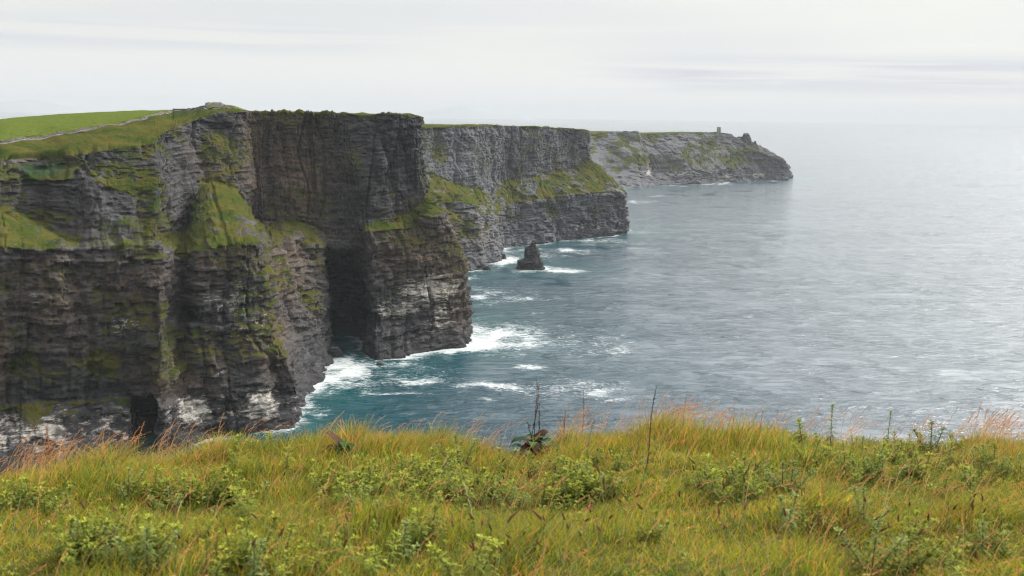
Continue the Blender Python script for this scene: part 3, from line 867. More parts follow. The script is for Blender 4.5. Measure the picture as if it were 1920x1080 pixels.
def row_of(rid, v):
    return int(np.argmin(np.abs(rid[:, 0] - v)))


def cliff_path():
    r = row_of(rid1, 9.0)
    px, _ = project(P1[r])
    c = np.where((px > -300) & (px < 440))[0]
    A = P1[r - 1, c] + [0, 0, 0.35]
    B = P1[r + 1, c] + [0, 0, 0.35]
    mid = (A + B) / 2
    dirn = (B - A) / (np.linalg.norm(B - A, axis=1, keepdims=True) + 1e-6)
    w = 2.2 + 0.5 * np.sin(np.arange(len(c)) * 0.23)
    rows_ = []
    for k in (-1, -0.4, 0.4, 1):
        rows_.append(mid + dirn * (w * k)[:, None] + np.array([0, 0, 0.12 * (1 - k * k)]))
    P = np.array(rows_)
    o = mesh_np('path', P.reshape(-1, 3), grid_quads(4, len(c)), mat=M_path, smooth=True)
    tag(o, label='worn earth path climbing along the cliff top beside the green field', kind='structure')
    # low bank of upright flagstones between path and field
    m = mid + dirn * 3.2
    n = len(c)
    hh = 1.0 + 0.5 * hash01(np.floor(np.arange(n) / 2.0), np.zeros(n)) + 0.3 * vnoise(np.arange(n) / 3.0, 1.0)
    prof = [(-0.9, -0.6), (-0.45, 0.85), (0.0, 1.0), (0.45, 0.8), (1.0, -0.6)]
    P = np.array([m + dirn * a + np.stack([0 * hh, 0 * hh, hh * b], -1) for a, b in prof])
    o = mesh_np('flagstone_fence', P.reshape(-1, 3), grid_quads(5, n), mat=plain_noise_material('dark_flagstone', (0.035, 0.034, 0.03), (0.1, 0.09, 0.075), 0.5, bump=0.5, dist=0.2))
    tag(o, 'low dark stone bank running beside the cliff-top path', 'fence')


cliff_path()


def mound_wall():
    # grey stone retaining wall on the knoll above the near cliff
    pts = [at_depth(a, b, 852) for a, b in ((383, 198), (390, 198), (400, 198), (411, 197.5), (418, 199))]
    tp = [193.2, 191.8, 191.6, 191.9, 195.5]
    V = []
    n = 40
    xs = np.linspace(0, 4, n)
    base_ = np.array([np.interp(xs, range(5), [p[k] for p in pts]) for k in range(3)]).T
    topz = np.interp(xs, range(5), [at_depth(a, b, 856)[2] for a, b in zip((383, 390, 400, 411, 418), tp)]) + 0.25 * vnoise(xs * 3, 0.5)
    P = []
    for dy, f in ((0, 0), (1.6, 0.5), (3.0, 1.0), (5.0, 1.0), (7, 0)):
        q = base_.copy()
        q[:, 1] += dy
        q[:, 2] = (base_[:, 2] - 2) * (1 - f) + topz * f + 0.2 * vnoise(xs * 5, dy)
        P.append(q)
    P = np.array(P)
    o = mesh_np('stone_wall', P.reshape(-1, 3), grid_quads(5, n), mat=plain_noise_material('pale_stone', (0.09, 0.085, 0.075), (0.2, 0.19, 0.165), 0.6, bump=0.4, dist=0.3))
    tag(o, 'pale grey stone wall on the grassy knoll at the cliff top', 'wall')


mound_wall()
M_post = plain_noise_material('dark_wood', (0.03, 0.025, 0.02), (0.07, 0.06, 0.05), 3.0)
for i, (px_, py_, lab) in enumerate(((757, 216, 'thin dark post on the cave headland edge, left one of two'),
                                     (761, 216, 'dark post with a pale cap on the cave headland edge, right one of two'))):
    b = at_depth(px_, py_, 888)
    root = empty('fence_post', b)
    tag(root, lab, 'post', 'posts on the headland edge')
    box_mesh('shaft', (-0.12, -0.12, -1.5), (0.12, 0.12, 1.3), M_post, root, 0.02)
    box_mesh('cap', (-0.2, -0.2, 1.3), (0.2, 0.2, 1.65), M_post if i == 0 else M_stone, root, 0.02)

# ------------------------------------------------------------------ the grassy brow in front of the camera
SKYLINE = np.array([(-600, 880), (-200, 885), (0, 851), (100, 838), (180, 828), (300, 826), (400, 822), (480, 813), (560, 808), (640, 799), (700, 797), (760, 793), (830, 798), (900, 810), (960, 822),
                    (1010, 816), (1060, 800), (1120, 792), (1180, 782), (1230, 766), (1300, 774), (1380, 783), (1450, 784), (1520, 788), (1600, 792), (1680, 798), (1740, 804), (1790, 794), (1830, 784),
                    (1880, 788), (1960, 788), (2300, 800), (2700, 820)], float)
EDGE_D = np.interp(SKYLINE[:, 0], [-600, 0, 960, 1240, 1920, 2700], [7.6, 8.2, 9.2, 9.6, 9.0, 8.6])


def base_slope(y):
    return np.where(y > 4.2, -2.0 - 0.155 * (y - 4.2), -2.0 + 0.08 * (4.2 - np.maximum(y, 0))) + 0.01 * np.minimum(y, 0)


EDGE_Z = np.array([at_depth(a, b + 46, d)[2] - H for (a, b), d in zip(SKYLINE, EDGE_D)])
EDGE_T = np.array([at_depth(a, b + 46, d)[0] / d for (a, b), d in zip(SKYLINE, EDGE_D)])


def edge_of(t):
    return np.interp(t, EDGE_T, EDGE_D)


TUSSOCKS = [(*at_depth(a, b, d)[:2], r, h) for a, b, d, r, h in ((1540, 950, 5.7, 0.35, 0.13), (1330, 820, 8.7, 0.55, 0.08), (765, 830, 8.4, 0.5, 0.09), (740, 960, 5.7, 0.4, 0.1), (480, 870, 7.4, 0.4, 0.08),
                                                              (1160, 810, 8.8, 0.5, 0.07), (200, 900, 7.0, 0.5, 0.08), (1890, 930, 5.8, 0.4, 0.08), (1000, 1010, 5.0, 0.3, 0.08), (1400, 1050, 4.8, 0.4, 0.09), (300, 1010, 5.2, 0.3, 0.06), (280, 870, 8.1, 0.5, 0.06))]


def ground_z(x, y):
    x, y = np.asarray(x, float), np.asarray(y, float)
    t = x / np.maximum(y, 1.5)
    e = edge_of(t)
    res = np.interp(t, EDGE_T, EDGE_Z) - base_slope(e)
    w = np.clip(y / e, 0, 1.2) ** 3
    z = base_slope(np.minimum(y, e)) + res * np.minimum(w, 1)
    for (bx, by, br, bh) in TUSSOCKS:
        z = z + bh * np.exp(-((x - bx) ** 2 + (y - by) ** 2) / br ** 2)
    z = z + 0.05 * fbm(x / 0.55, y / 0.55, octv=3) * sstep(y, 0.5, 2) + 0.05 * fbm(x / 1.6 + 5, y / 1.6, octv=2)
    over = np.maximum(y - e, 0)
    z = z - 0.55 * over - 0.35 * np.minimum(over, 6) ** 1.3 - np.maximum(over - 14, 0) * 6.0
    return np.maximum(z + H, -8.0)


M_soil = plain_noise_material('turf_soil', (0.04, 0.055, 0.01), (0.10, 0.08, 0.025), 9.0, bump=0.5, dist=0.03)
next(n for n in M_soil.node_tree.nodes if n.type == 'BSDF_PRINCIPLED').inputs['Specular IOR Level'].default_value = 0.0
gx = np.concatenate([-np.geomspace(400, 9, 26)[:-1], np.linspace(-8.5, 8.5, 171), np.geomspace(9, 400, 26)[1:]])
gy = np.concatenate([-np.geomspace(300, 0.5, 22), np.linspace(0, 13, 131), np.geomspace(13.3, 80, 24)])
GX, GY = np.meshgrid(gx, gy)
GV = np.stack([GX, GY, ground_z(GX, GY)], -1)
tag(mesh_np('ground', GV.reshape(-1, 3), grid_quads(*GX.shape), mat=M_soil, smooth=True), label='rough grassy brow of the cliff in front', kind='structure')


def on_ground(px, py):
    """the place on the brow seen at a pixel of the photograph"""
    d = ray(px, py)
    ts = np.linspace(2.0, 13.0, 1200) / d[1]
    P = np.array([0, 0, H]) + d[None] * ts[:, None]
    below = P[:, 2] < ground_z(P[:, 0], P[:, 1])
    i = int(np.argmax(below)) if below.any() else int(np.argmin(np.abs(P[:, 1] - edge_of(P[:, 0] / P[:, 1]))))
    p = P[i].copy()
    p[2] = ground_z(p[0], p[1])
    return p


M_grass = leaf_material('grass_blade', 0.48, 0.7)
M_leaf = leaf_material('thistle_leaf', 0.25, 0.85)
M_dry = leaf_material('dry_stalk', 0.05, 0.85)


def blades(x, y, h, lean, wid, colr, levels=4, curl=1.0):
    """one curved, tapering blade at every root"""
    n = len(x)
    z = ground_z(x, y) - 0.01
    la = rng.normal(0.25, 1.7, n)                              # which way it bends: mostly with the wind, to the right
    dx, dy = np.cos(la), np.sin(la)
    fa = rng.uniform(0, np.pi, n)
    wx, wy = np.cos(fa), np.sin(fa)
    out = np.zeros((n, levels, 2, 3))
    for k in range(levels):
        u = k / (levels - 1)
        cx = x + dx * lean * h * u ** 1.8
        cy = y + dy * lean * h * u ** 1.8
        cz = z + h * u * (1 - 0.35 * lean * u * curl)
        ww = wid * (1 - u) ** 0.7 * 0.5 + 0.0003
        out[:, k, 0] = np.stack([cx - wx * ww, cy - wy * ww, cz], -1)
        out[:, k, 1] = np.stack([cx + wx * ww, cy + wy * ww, cz], -1)
    V = out.reshape(-1, 3)
    b = (np.arange(n) * levels * 2)[:, None]
    Q = np.concatenate([b + np.array([[2 * k, 2 * k + 1, 2 * k + 3, 2 * k + 2]]) for k in range(levels - 1)])
    C = np.repeat(colr, levels * 2, axis=0)
    return V, Q, C


def brow_points(n, ymin=1.9, tmax=0.6, back=0.9):
    y = np.sqrt(rng.uniform(ymin ** 2, 10.8 ** 2, n * 2))
    x = rng.uniform(-1, 1, n * 2) * (tmax * (y + 0.8) + 1.5)
    k = y < edge_of(x / y) + back
    return x[k][:n], y[k][:n]


def pick(w, cols):
    w = np.stack(w, -1)
    w = np.maximum(w, 1e-4)
    w = w / w.sum(-1, keepdims=True)
    u = rng.random(len(w))[:, None]
    i = (u > np.cumsum(w, -1)).sum(-1).clip(0, len(cols) - 1)
    return np.array(cols)[i]


BED = [(930, 900, 250, 52, 1.0), (1110, 880, 110, 40, 1.0), (750, 890, 90, 36, 0.8), (1390, 890, 110, 34, 0.9), (1560, 830, 110, 30, 0.8), (1720, 850, 190, 48, 1.0), (1640, 900, 120, 30, 0.6), (390, 925, 90, 40, 0.8),
       (480, 835, 80, 22, 0.7), (80, 925, 90, 30, 0.7), (640, 890, 70, 40, 0.8), (180, 990, 150, 30, 0.5), (820, 940, 120, 40, 0.6)]


def make_grass():
    n = 390000
    x, y = brow_points(n)
    n = len(x)
    e = edge_of(x / y)
    px, py = project(np.stack([x, y, ground_z(x, y) + 0.12], -1))
    bed = spots(px, py, BED)
    n1 = fbm(x / 1.1, y / 1.1, octv=3)
    n2 = fbm(x / 0.5 + 9, y / 0.5, octv=3)
    mound = sum(np.exp(-((x - bx) ** 2 + (y - by) ** 2) / br ** 2) for bx, by, br, bh in TUSSOCKS).clip(0, 1)
    tus = sstep(vnoise(x / 0.45 + 3, y / 0.45) + 0.5 * vnoise(x / 0.2, y / 0.2), -0.2, 0.8)
    edge = sstep(y, e - 1.6, e - 0.3)
    h = (0.075 + 0.085 * tus + 0.035 * n1) * rng.uniform(0.45, 1.35, n)
    h *= 1 + 0.7 * edge
    h *= 1 - 0.35 * bed
    h *= 0.85 + 0.45 * mound
    h = np.clip(h, 0.035, 0.4)
    lean = np.clip(0.42 + 0.4 * rng.random(n) + 0.35 * vnoise(x / 0.7, y / 0.7 + 4), 0.05, 1.0)
    wid = rng.uniform(0.0022, 0.0052, n) * np.where(rng.random(n) < 0.12, 1.7, 1.0) * (0.65 + 0.06 * y)
    orange = 0.2 + 0.6 * sstep(n2, 0.3, 0.9) + 0.35 * edge * sstep(n1, -0.3, 0.4) + 0.5 * spots(px, py, [(60, 850, 140, 40, 1), (300, 830, 140, 18, 0.9), (1250, 800, 140, 40, 0.6), (1560, 920, 90, 50, 0.8), (520, 960, 130, 60, 0.5), (1850, 790, 80, 20, 0.8), (870, 800, 60, 14, 0.9), (300, 1040, 160, 40, 0.4), (1750, 1040, 200, 60, 0.4)])
    green = 0.95 + 0.8 * sstep(n1, 0.0, 0.8) + 0.6 * tus + 0.5 * spots(px, py, [(770, 830, 90, 50, 1), (1330, 800, 110, 30, 0.8), (760, 960, 90, 40, 0.8), (1400, 1050, 200, 40, 0.6)])
    yellow = 0.95 - 0.4 * n1
    blue = 0.2 + 0.55 * spots(px, py, [(1640, 830, 160, 30, 1), (980, 1050, 180, 60, 1), (1400, 1050, 160, 60, 0.8), (430, 900, 120, 50, 0.5)])
    deep = 0.45 + 0.4 * tus
    straw = 0.22 + 0.35 * sstep(-n2, 0.2, 0.9) + 0.25 * edge
    C = pick([yellow, green, orange, blue, deep, straw], [(0.31, 0.265, 0.022), (0.165, 0.205, 0.022), (0.50, 0.225, 0.06), (0.14, 0.195, 0.08), (0.06, 0.08, 0.014), (0.30, 0.19, 0.07)])
    C = C * rng.uniform(0.82, 1.42, (n, 1)) * (1 + rng.normal(0, 0.06, (n, 3)))
    V, Q, CC = blades(x, y, h, lean, wid, C)
    o = mesh_np('grass', V, Q, mat=M_grass, attrs={'col': CC.clip(0, 1)}, smooth=True)
    tag(o, label='thick green and straw coloured grass covering the brow', kind='stuff')


make_grass()


def make_seed_grass():
    x, y = brow_points(76000)
    e = edge_of(x / y)
    px, py = project(np.stack([x, y, ground_z(x, y) + 0.2], -1))
    edge = sstep(y, e - 1.3, e - 0.2)
    zone = spots(px, py, [(60, 845, 180, 40, 0.6), (280, 830, 140, 26, 0.45), (690, 800, 70, 20, 0.4), (1090, 790, 90, 26, 0.6), (1270, 780, 150, 34, 0.8), (1440, 800, 60, 16, 0.5), (1850, 795, 90, 22, 1.3), (900, 805, 70, 16, 0.7), (540, 950, 120, 60, 0.22), (1540, 930, 80, 40, 0.3), (1640, 815, 100, 18, 0.35)])
    w = 0.03 + zone * (0.08 + 0.42 * edge) * sstep(fbm(x / 0.4, y / 0.4, octv=2), -0.5, 0.6)
    k = (rng.random(len(x)) < w * 0.55)
    x, y = x[k], y[k]
    n = len(x)
    print('seed grass', n)
    z = ground_z(x, y)
    h = rng.uniform(0.24, 0.46, n) * (0.75 + 0.25 * sstep(y, 5, 9))
    la = rng.normal(0.0, 0.55, n)
    lean = rng.uniform(0.2, 0.75, n)
    V, Q, C = [], [], []
    base = 0
    lv = 6
    for i in range(n):
        dx, dy = math.cos(la[i]), math.sin(la[i])
        pts = []
        for k2 in range(lv):
            u = k2 / (lv - 1)
            pts.append((x[i] + dx * lean[i] * h[i] * u ** 2.2, y[i] + dy * lean[i] * h[i] * u ** 2.2, z[i] + h[i] * u * (1 - 0.42 * lean[i] * u * u)))
        pts = np.array(pts)
        ww = 0.0011
        c0 = np.array((0.42, 0.25, 0.10)) * rng.uniform(0.7, 1.2)
        c1 = np.array((0.46, 0.20, 0.085)) * rng.uniform(0.6, 1.25)
        for k2 in range(lv):
            V += [pts[k2] + (-ww, 0, 0), pts[k2] + (ww, 0, 0)]
            C += [c0, c0]
        for k2 in range(lv - 1):
            b = base + 2 * k2
            Q.append((b, b + 1, b + 3, b + 2))
        base += 2 * lv
        # feathery head along the top third
        m = 9
        for q in range(m):
            u = 0.70 + 0.32 * q / m
            kk = min(u * (lv - 1), lv - 1.001)
            a = int(kk)
            p = pts[a] + (pts[a + 1] - pts[a]) * (kk - a)
            t = pts[a + 1] - pts[a]
            t = t / np.linalg.norm(t)
            s = rng.normal(0, 1, 3)
            s = s - t * s.dot(t)
            s /= np.linalg.norm(s)
            ln = rng.uniform(0.012, 0.024) * (1.15 - 0.6 * abs(q / m - 0.35))
            tip = p + t * ln + s * ln * 0.35
            md = p + t * ln * 0.5 + s * ln * 0.3
            sd_ = np.cross(t, s) * 0.0022
            V += [p, md + sd_, tip, md - sd_]
            C += [c1] * 4
            Q.append((base, base + 1, base + 2, base + 3))
            base += 4
    o = mesh_np('seed_grass', np.array(V), np.array(Q), mat=M_grass, attrs={'col': np.array(C).clip(0, 1)})
    tag(o, label='orange feathery seed grass bending in the wind along the brow', kind='stuff')


make_seed_grass()


def make_herbs():
    """low broad-leaved herbs filling the turf between the thistles"""
    x, y = brow_points(11500)
    px, py = project(np.stack([x, y, ground_z(x, y) + 0.08], -1))
    bed = spots(px, py, BED)
    k = rng.random(len(x)) < (0.12 + 0.75 * bed) * sstep(fbm(x / 0.5 + 2, y / 0.5, octv=3), -0.5, 0.5)
    x, y = x[k], y[k]
    z = ground_z(x, y)
    V, Q, C = [], [], []
    pal = [(0.15, 0.2, 0.03), (0.2, 0.235, 0.035), (0.10, 0.15, 0.028), (0.13, 0.18, 0.07), (0.2, 0.11, 0.045), (0.24, 0.25, 0.05)]
    for i in range(len(x)):
        cc = np.array(pal[rng.choice(6, p=[0.26, 0.2, 0.24, 0.1, 0.1, 0.1])])
        hgt = rng.uniform(0.03, 0.13)
        m = int(rng.integers(5, 10))
        for q in range(m):
            a = q * 2.4 + rng.uniform(0, 0.6)
            L = rng.uniform(0.018, 0.042)
            jag_leaf(V, Q, C, (x[i] + 0.012 * math.cos(a), y[i] + 0.012 * math.sin(a), z[i] + hgt * (0.4 + 0.6 * q / m)), a, rng.uniform(-0.1, 0.9), L, L * 0.2, 0.8, cc * rng.uniform(0.7, 1.2), n=4)
    o = mesh_np('ground_cover', np.array(V), np.array(Q), mat=M_leaf, attrs={'col': np.array(C).clip(0, 1)})
    tag(o, label='low mixed green herbs growing through the turf', kind='stuff')
    print('herbs', len(x))


# ------------------------------------------------------------------ thistles
def tube(V, Q, C, pts, rad, colr, ns=5):
    pts = np.array(pts, float)
    b = len(V)
    for i, p in enumerate(pts):
        t = pts[min(i + 1, len(pts) - 1)] - pts[max(i - 1, 0)]
        t = t / (np.linalg.norm(t) + 1e-9)
        a = np.cross(t, (0.31, 0.9, 0.2))
        a /= np.linalg.norm(a)
        c = np.cross(t, a)
        r = rad[i] if hasattr(rad, '__len__') else rad
        for k in range(ns):
            th = 2 * math.pi * k / ns
            V.append(p + (a * math.cos(th) + c * math.sin(th)) * r)
            C.append(colr)
    for i in range(len(pts) - 1):
        for k in range(ns):
            k2 = (k + 1) % ns
            Q.append((b + i * ns + k, b + i * ns + k2, b + (i + 1) * ns + k2, b + (i + 1) * ns + k))


def jag_leaf(V, Q, C, p, az_, elev, L, W, droop, colr, jag=True, fold=0.35, n=7):
    """a leaf with spiny lobes: midrib plus a zigzag edge on each side"""
    d = np.array([math.cos(az_), math.sin(az_), 0.0])
    sd_ = np.array([-math.sin(az_), math.cos(az_), 0.0])
    b = len(V)
    e = elev
    q = np.array(p, float)
    for k in range(n):
        u = k / (n - 1)
        t = d * math.cos(e) + np.array([0, 0, 1]) * math.sin(e)
        up = -d * math.sin(e) + np.array([0, 0, 1]) * math.cos(e)
        prof = math.sin(math.pi * min(1, (u * 0.9 + 0.1))) ** 0.8 if k < n - 1 else 0.02
        w = W * prof * ((1.5 if k % 2 else 0.38) if jag else 1.0)
        fwd = t * (L * 0.06 if (jag and k % 2) else 0)
        V += [q + sd_ * w + up * w * fold + fwd, q, q - sd_ * w + up * w * fold + fwd]
        cc = np.array(colr) * (1 + 0.12 * u)
        C += [cc, cc * 1.08, cc]
        q = q + t * L / (n - 1)
        e -= droop / (n - 1)
    for k in range(n - 1):
        o = b + 3 * k
        Q.append((o, o + 1, o + 4, o + 3))
        Q.append((o + 1, o + 2, o + 5, o + 4))


def shoot(r, leaves, stem, p0, h, lean_az, lean, young, dense=1.0):
    VL, QL, CL = leaves
    VS, QS, CS = stem
    pts = []
    for k in range(6):
        u = k / 5
        pts.append(np.array(p0) + np.array([math.cos(lean_az), math.sin(lean_az), 0]) * lean * h * u ** 1.5 + np.array([0, 0, h * u]))
    tube(VS, QS, CS, pts, [0.0042, 0.004, 0.0036, 0.003, 0.0025, 0.0015], np.array((0.16, 0.17, 0.06)) * r.uniform(0.8, 1.2))
    n = int((16 + 75 * h) * dense)
    a = r.uniform(0, 6)
    for i in range(n):
        u = 0.12 + 0.88 * (i / (n - 1)) ** 0.8
        kk = min(u * 5, 4.999)
        p = pts[int(kk)] + (pts[int(kk) + 1] - pts[int(kk)]) * (kk - int(kk))
        a += 2.4 + r.normal(0, 0.2)
        up = u ** 2.2
        L = (0.07 * (1 - up) + 0.036 * up) * r.uniform(0.8, 1.2) * (0.75 + 0.35 * young)
        elev = -0.15 + 1.05 * up + r.normal(0, 0.15)
        low = np.array((0.075, 0.1, 0.022))
        topc = np.array((0.2, 0.225, 0.032)) if young > 0.4 else np.array((0.15, 0.185, 0.06))
        cc = low * (1 - up ** 0.7) + topc * up ** 0.7
        if u < 0.32 and r.random() < 0.45:
            cc = np.array((0.2, 0.10, 0.05)) * r.uniform(0.6, 1.2)
        jag_leaf(VL, QL, CL, p, a, elev, L, L * 0.14, 0.9 * (1 - up) + 0.35, cc * r.uniform(0.85, 1.15))
    # tuft of young leaves at the tip
    for i in range(9):
        a += 2.4
        cc = np.array((0.26, 0.275, 0.042)) if young > 0.4 else np.array((0.2, 0.23, 0.075))
        jag_leaf(VL, QL, CL, pts[-1], a, r.uniform(0.3, 1.3), 0.032 * r.uniform(0.8, 1.2), 0.006, 0.7, cc * r.uniform(0.85, 1.15), n=5)


def thistle(seed, nshoot, h, young):
    r = np.random.default_rng(seed)
    root = empty('thistle', (0, 0, 0))
    leaves, stem = ([], [], []), ([], [], [])
    for s in range(nshoot):
        aa = r.uniform(0, 6.28)
        rr = 0 if s == 0 else r.uniform(0.04, 0.11)
        hh = h * (1 if s == 0 else r.uniform(0.55, 0.95))
        shoot(r, leaves, stem, (0.35 * rr * math.cos(aa), 0.35 * rr * math.sin(aa), -0.02), hh, aa, rr / hh + r.uniform(0, 0.25), young)
    for nm, (V, Q, C), m in (('stem', stem, M_leaf), ('foliage', leaves, M_leaf)):
        mesh_np(nm, np.array(V), np.array(Q), mat=m, attrs={'col': np.array(C).clip(0, 1)}, parent=root)
    return root


make_herbs()
protos = [thistle(100 + i, n, h, yg) for i, (n, h, yg) in enumerate(((1, 0.22, 0.9), (2, 0.22, 0.9), (3, 0.21, 0.8), (3, 0.25, 0.3), (2, 0.18, 1.0), (4, 0.23, 0.6), (1, 0.40, 0.2)))]
used = set()


def place_thistle(k, p, rz, sc, label, group=None):
    o = protos[k]
    if k in used:
        o = copy_tree(o)
    used.add(k)
    o.location = p
    o.rotation_euler = (rng.normal(0, 0.06), 0.08 + rng.normal(0, 0.06), rz)
    o.scale = (sc, sc, sc)
    tag(o, label, 'thistle', group)
    return o


def stand_at(px, py, h):
    """foot of a plant of height h whose tip is at the pixel"""
    p = on_ground(px, py + 40)
    for _ in range(3):
        d = np.linalg.norm(p - np.array([0, 0, H]))
        p = on_ground(px, py + 0.9 * h * F_PX / d)
    return p


# single plants that stand out against the sea or the grass
SOLO = [(6, 1556, 772, 0.42, 'tallest spiky green thistle, upright against the sea on the right'),
        (6, 1662, 782, 0.36, 'upright spiky green thistle against the sea, right of the tallest one'),
        (0, 1505, 790, 0.27, 'short spiky thistle on the skyline just left of the tallest thistle'),
        (3, 1745, 800, 0.32, 'dark brownish thistle on the skyline right of the two upright ones'),
        (1, 512, 812, 0.24, 'pale green thistle on the skyline below the corner of the near cliff'),
        (0, 437, 822, 0.22, 'small thistle on the skyline left of the one below the cliff corner'),
        (6, 1098, 800, 0.26, 'slim leafy green thistle in front of the orange tussock, right of the tall dead stalks'),
        (3, 862, 820, 0.3, 'dark upright thistle sticking out of the middle thistle bed'),
        (3, 1635, 985, 0.26, 'spiky fern-like thistle alone in the right foreground grass'),
        (3, 1475, 935, 0.26, 'thistle with brown curled tips beside the orange tussock'),
        (3, 1620, 925, 0.24, 'dusky thistle right of the orange tussock'),
        (2, 478, 985, 0.24, 'bushy thistle with brown leaves alone in the left foreground grass'),
        (3, 757, 985, 0.2, 'dark little thistle beside the dead reeds in the middle foreground'),
        (5, 880, 1010, 0.26, 'sprawling thistle with brown dead leaves in the middle foreground'),
        (4, 808, 955, 0.18, 'pale bluish thistle alone in the smooth grass, left of the white dead stem')]
for (k, px_, py_, hh, lab) in SOLO:
    h0 = (0.22, 0.22, 0.21, 0.25, 0.18, 0.23, 0.40)[k]
    place_thistle(k, stand_at(px_, py_, hh), rng.uniform(0, 6), hh / h0, lab)
BEDS = [('middle', 74, [(930, 885, 230, 45), (1110, 868, 100, 34)], 'pale green thistle in the dense bed below the dark dock plant', 'thistles in the middle bed'),
        ('midleft', 28, [(735, 885, 90, 30), (640, 885, 70, 34)], 'pale green thistle in the patch below the brown-leaved dock', 'thistles below the brown-leaved dock'),
        ('right', 26, [(1390, 880, 110, 30)], 'yellow green thistle in the patch below the big orange tussock on the brow', 'thistles below the brow tussock'),
        ('farright', 54, [(1590, 830, 110, 24), (1740, 845, 190, 42)], 'bushy thistle in the dark green bed at the right end of the brow', 'thistles at the right end'),
        ('left', 26, [(390, 915, 90, 34), (480, 838, 80, 18), (300, 900, 80, 26)], 'pale thistle in the loose patch in the left grass below the near cliff', 'thistles in the left patch'),
        ('farleft', 22, [(80, 915, 90, 26), (160, 985, 150, 30)], 'small thistle among the grass at the far left of the brow', 'thistles at the far left'),
        ('front', 26, [(300, 1010, 220, 36), (600, 1010, 160, 40), (860, 960, 100, 30)], 'half hidden thistle in the left and middle foreground grass', 'thistles in the foreground grass'),
        ('frontright', 14, [(1700, 1000, 200, 50), (1480, 960, 80, 20), (1180, 960, 80, 30)], 'half hidden thistle in the right foreground grass', 'thistles in the right foreground')]
for (_, n, ell, lab, grp) in BEDS:
    ar = np.array([a[2] * a[3] for a in ell], float)
    for i in range(n):
        cx, cy, rx, ry = ell[rng.choice(len(ell), p=ar / ar.sum())]
        rr, ta = math.sqrt(rng.random()), rng.uniform(0, 6.28)
        k = int(rng.choice([0, 1, 2, 3, 4, 5], p=[0.14, 0.24, 0.24, 0.1, 0.12, 0.16]))
        h0 = (0.22, 0.22, 0.21, 0.25, 0.18, 0.23)[k]
        hh = h0 * rng.uniform(0.55, 1.0)
        place_thistle(k, stand_at(cx + rx * rr * math.cos(ta), cy + ry * rr * math.sin(ta), hh), rng.uniform(0, 6.28), hh / h0, lab, grp)


# ------------------------------------------------------------------ dock plants, dead stalks, plantain heads
def stalk(root, p0, p1, r0, knobs, colr, name='stem', seed=0):
    r = np.random.default_rng(seed)
    V, Q, C = [], [], []
    p0, p1 = np.array(p0, float), np.array(p1, float)
    L = np.linalg.norm(p1 - p0)
    pts = [p0 + (p1 - p0) * u + np.array([0.018 * L * math.sin(5 * u + seed), 0.01 * L * math.cos(4 * u), 0]) * (u > 0) for u in np.linspace(0, 1, 9)]
    tube(V, Q, C, pts, np.linspace(r0, r0 * 0.35, 9), np.array(colr), 6)
    o = mesh_np(name, np.array(V), np.array(Q), mat=M_dry, attrs={'col': np.array(C).clip(0, 1)}, parent=root)
    if knobs:
        groups = [[] for _ in range(knobs if knobs <= 14 else 2)]
        for i in range(knobs):
            groups[i % len(groups)].append(i)
        for g in groups:
            V, Q, C, chain, rad = [], [], [], [], []
            for u in sorted(r.uniform(0.35, 1.0, len(g))):
                k = u * 8
                a = min(int(k), 7)
                p = pts[a] + (pts[a + 1] - pts[a]) * (k - a)
                d = r.normal(0, 1, 3)
                d[2] = abs(d[2]) * 0.8
                d /= np.linalg.norm(d)
                ln = r.uniform(0.008, 0.026)
                chain += [p, p + d * ln * 0.5, p + d * ln, p + d * ln * 0.4]
                rad += [0.0009, 0.0026, 0.0008, 0.002]
            tube(V, Q, C, chain, rad, np.array(colr) * r.uniform(0.7, 1.4), 4)
            mesh_np('seed_cluster', np.array(V), np.array(Q), mat=M_dry, attrs={'col': np.array(C).clip(0, 1)}, parent=o)
    return o


def dock(px_, py_, size, label, stalks, red, seed):
    r = np.random.default_rng(seed)
    base_ = on_ground(px_, py_)
    root = empty('dock_plant', base_)
    tag(root, label, 'dock plant')
    for i in range(19):
        V, Q, C = [], [], []
        a = i * 2.4 + r.normal(0, 0.3)
        col_ = (np.array((0.08, 0.042, 0.026)) if r.random() < red else np.array((0.045, 0.085, 0.025))) * r.uniform(0.6, 1.3)
        L = size * r.uniform(0.45, 1.15)
        jag_leaf(V, Q, C, (0, 0, 0.02 + 0.1 * r.random()), a, r.uniform(0.5, 1.45), L, L * r.uniform(0.13, 0.22), r.uniform(1.2, 2.6), col_, jag=False, fold=r.uniform(-0.1, 0.6), n=9)
        V = np.array(V)
        V[:, 2] += 0.012 * np.sin(V[:, 0] * 60 + i) * size / 0.3
        mesh_np('leaf', V, np.array(Q), mat=M_leaf, attrs={'col': np.array(C).clip(0, 1)}, parent=root, smooth=True)
    for j, (tx, ty) in enumerate(stalks):
        top = at_depth(tx, ty, base_[1] + 0.05 * r.normal())
        b0 = r.normal(0, 0.03, 3)
        b0[2] = 0
        stalk(root, b0, top - base_, 0.0045, 34, (0.10, 0.06, 0.035), seed=seed + j)


dock(1000, 856, 0.26, 'dark dock plant with curling leaves and three tall dead seed stalks against the sea', [(1004, 708), (1010, 722), (1012, 755), (991, 790)], 0.25, 41)
dock(640, 866, 0.19, 'low dark dock plant with brown and green leaves beside the skyline tussock', [], 0.3, 57)

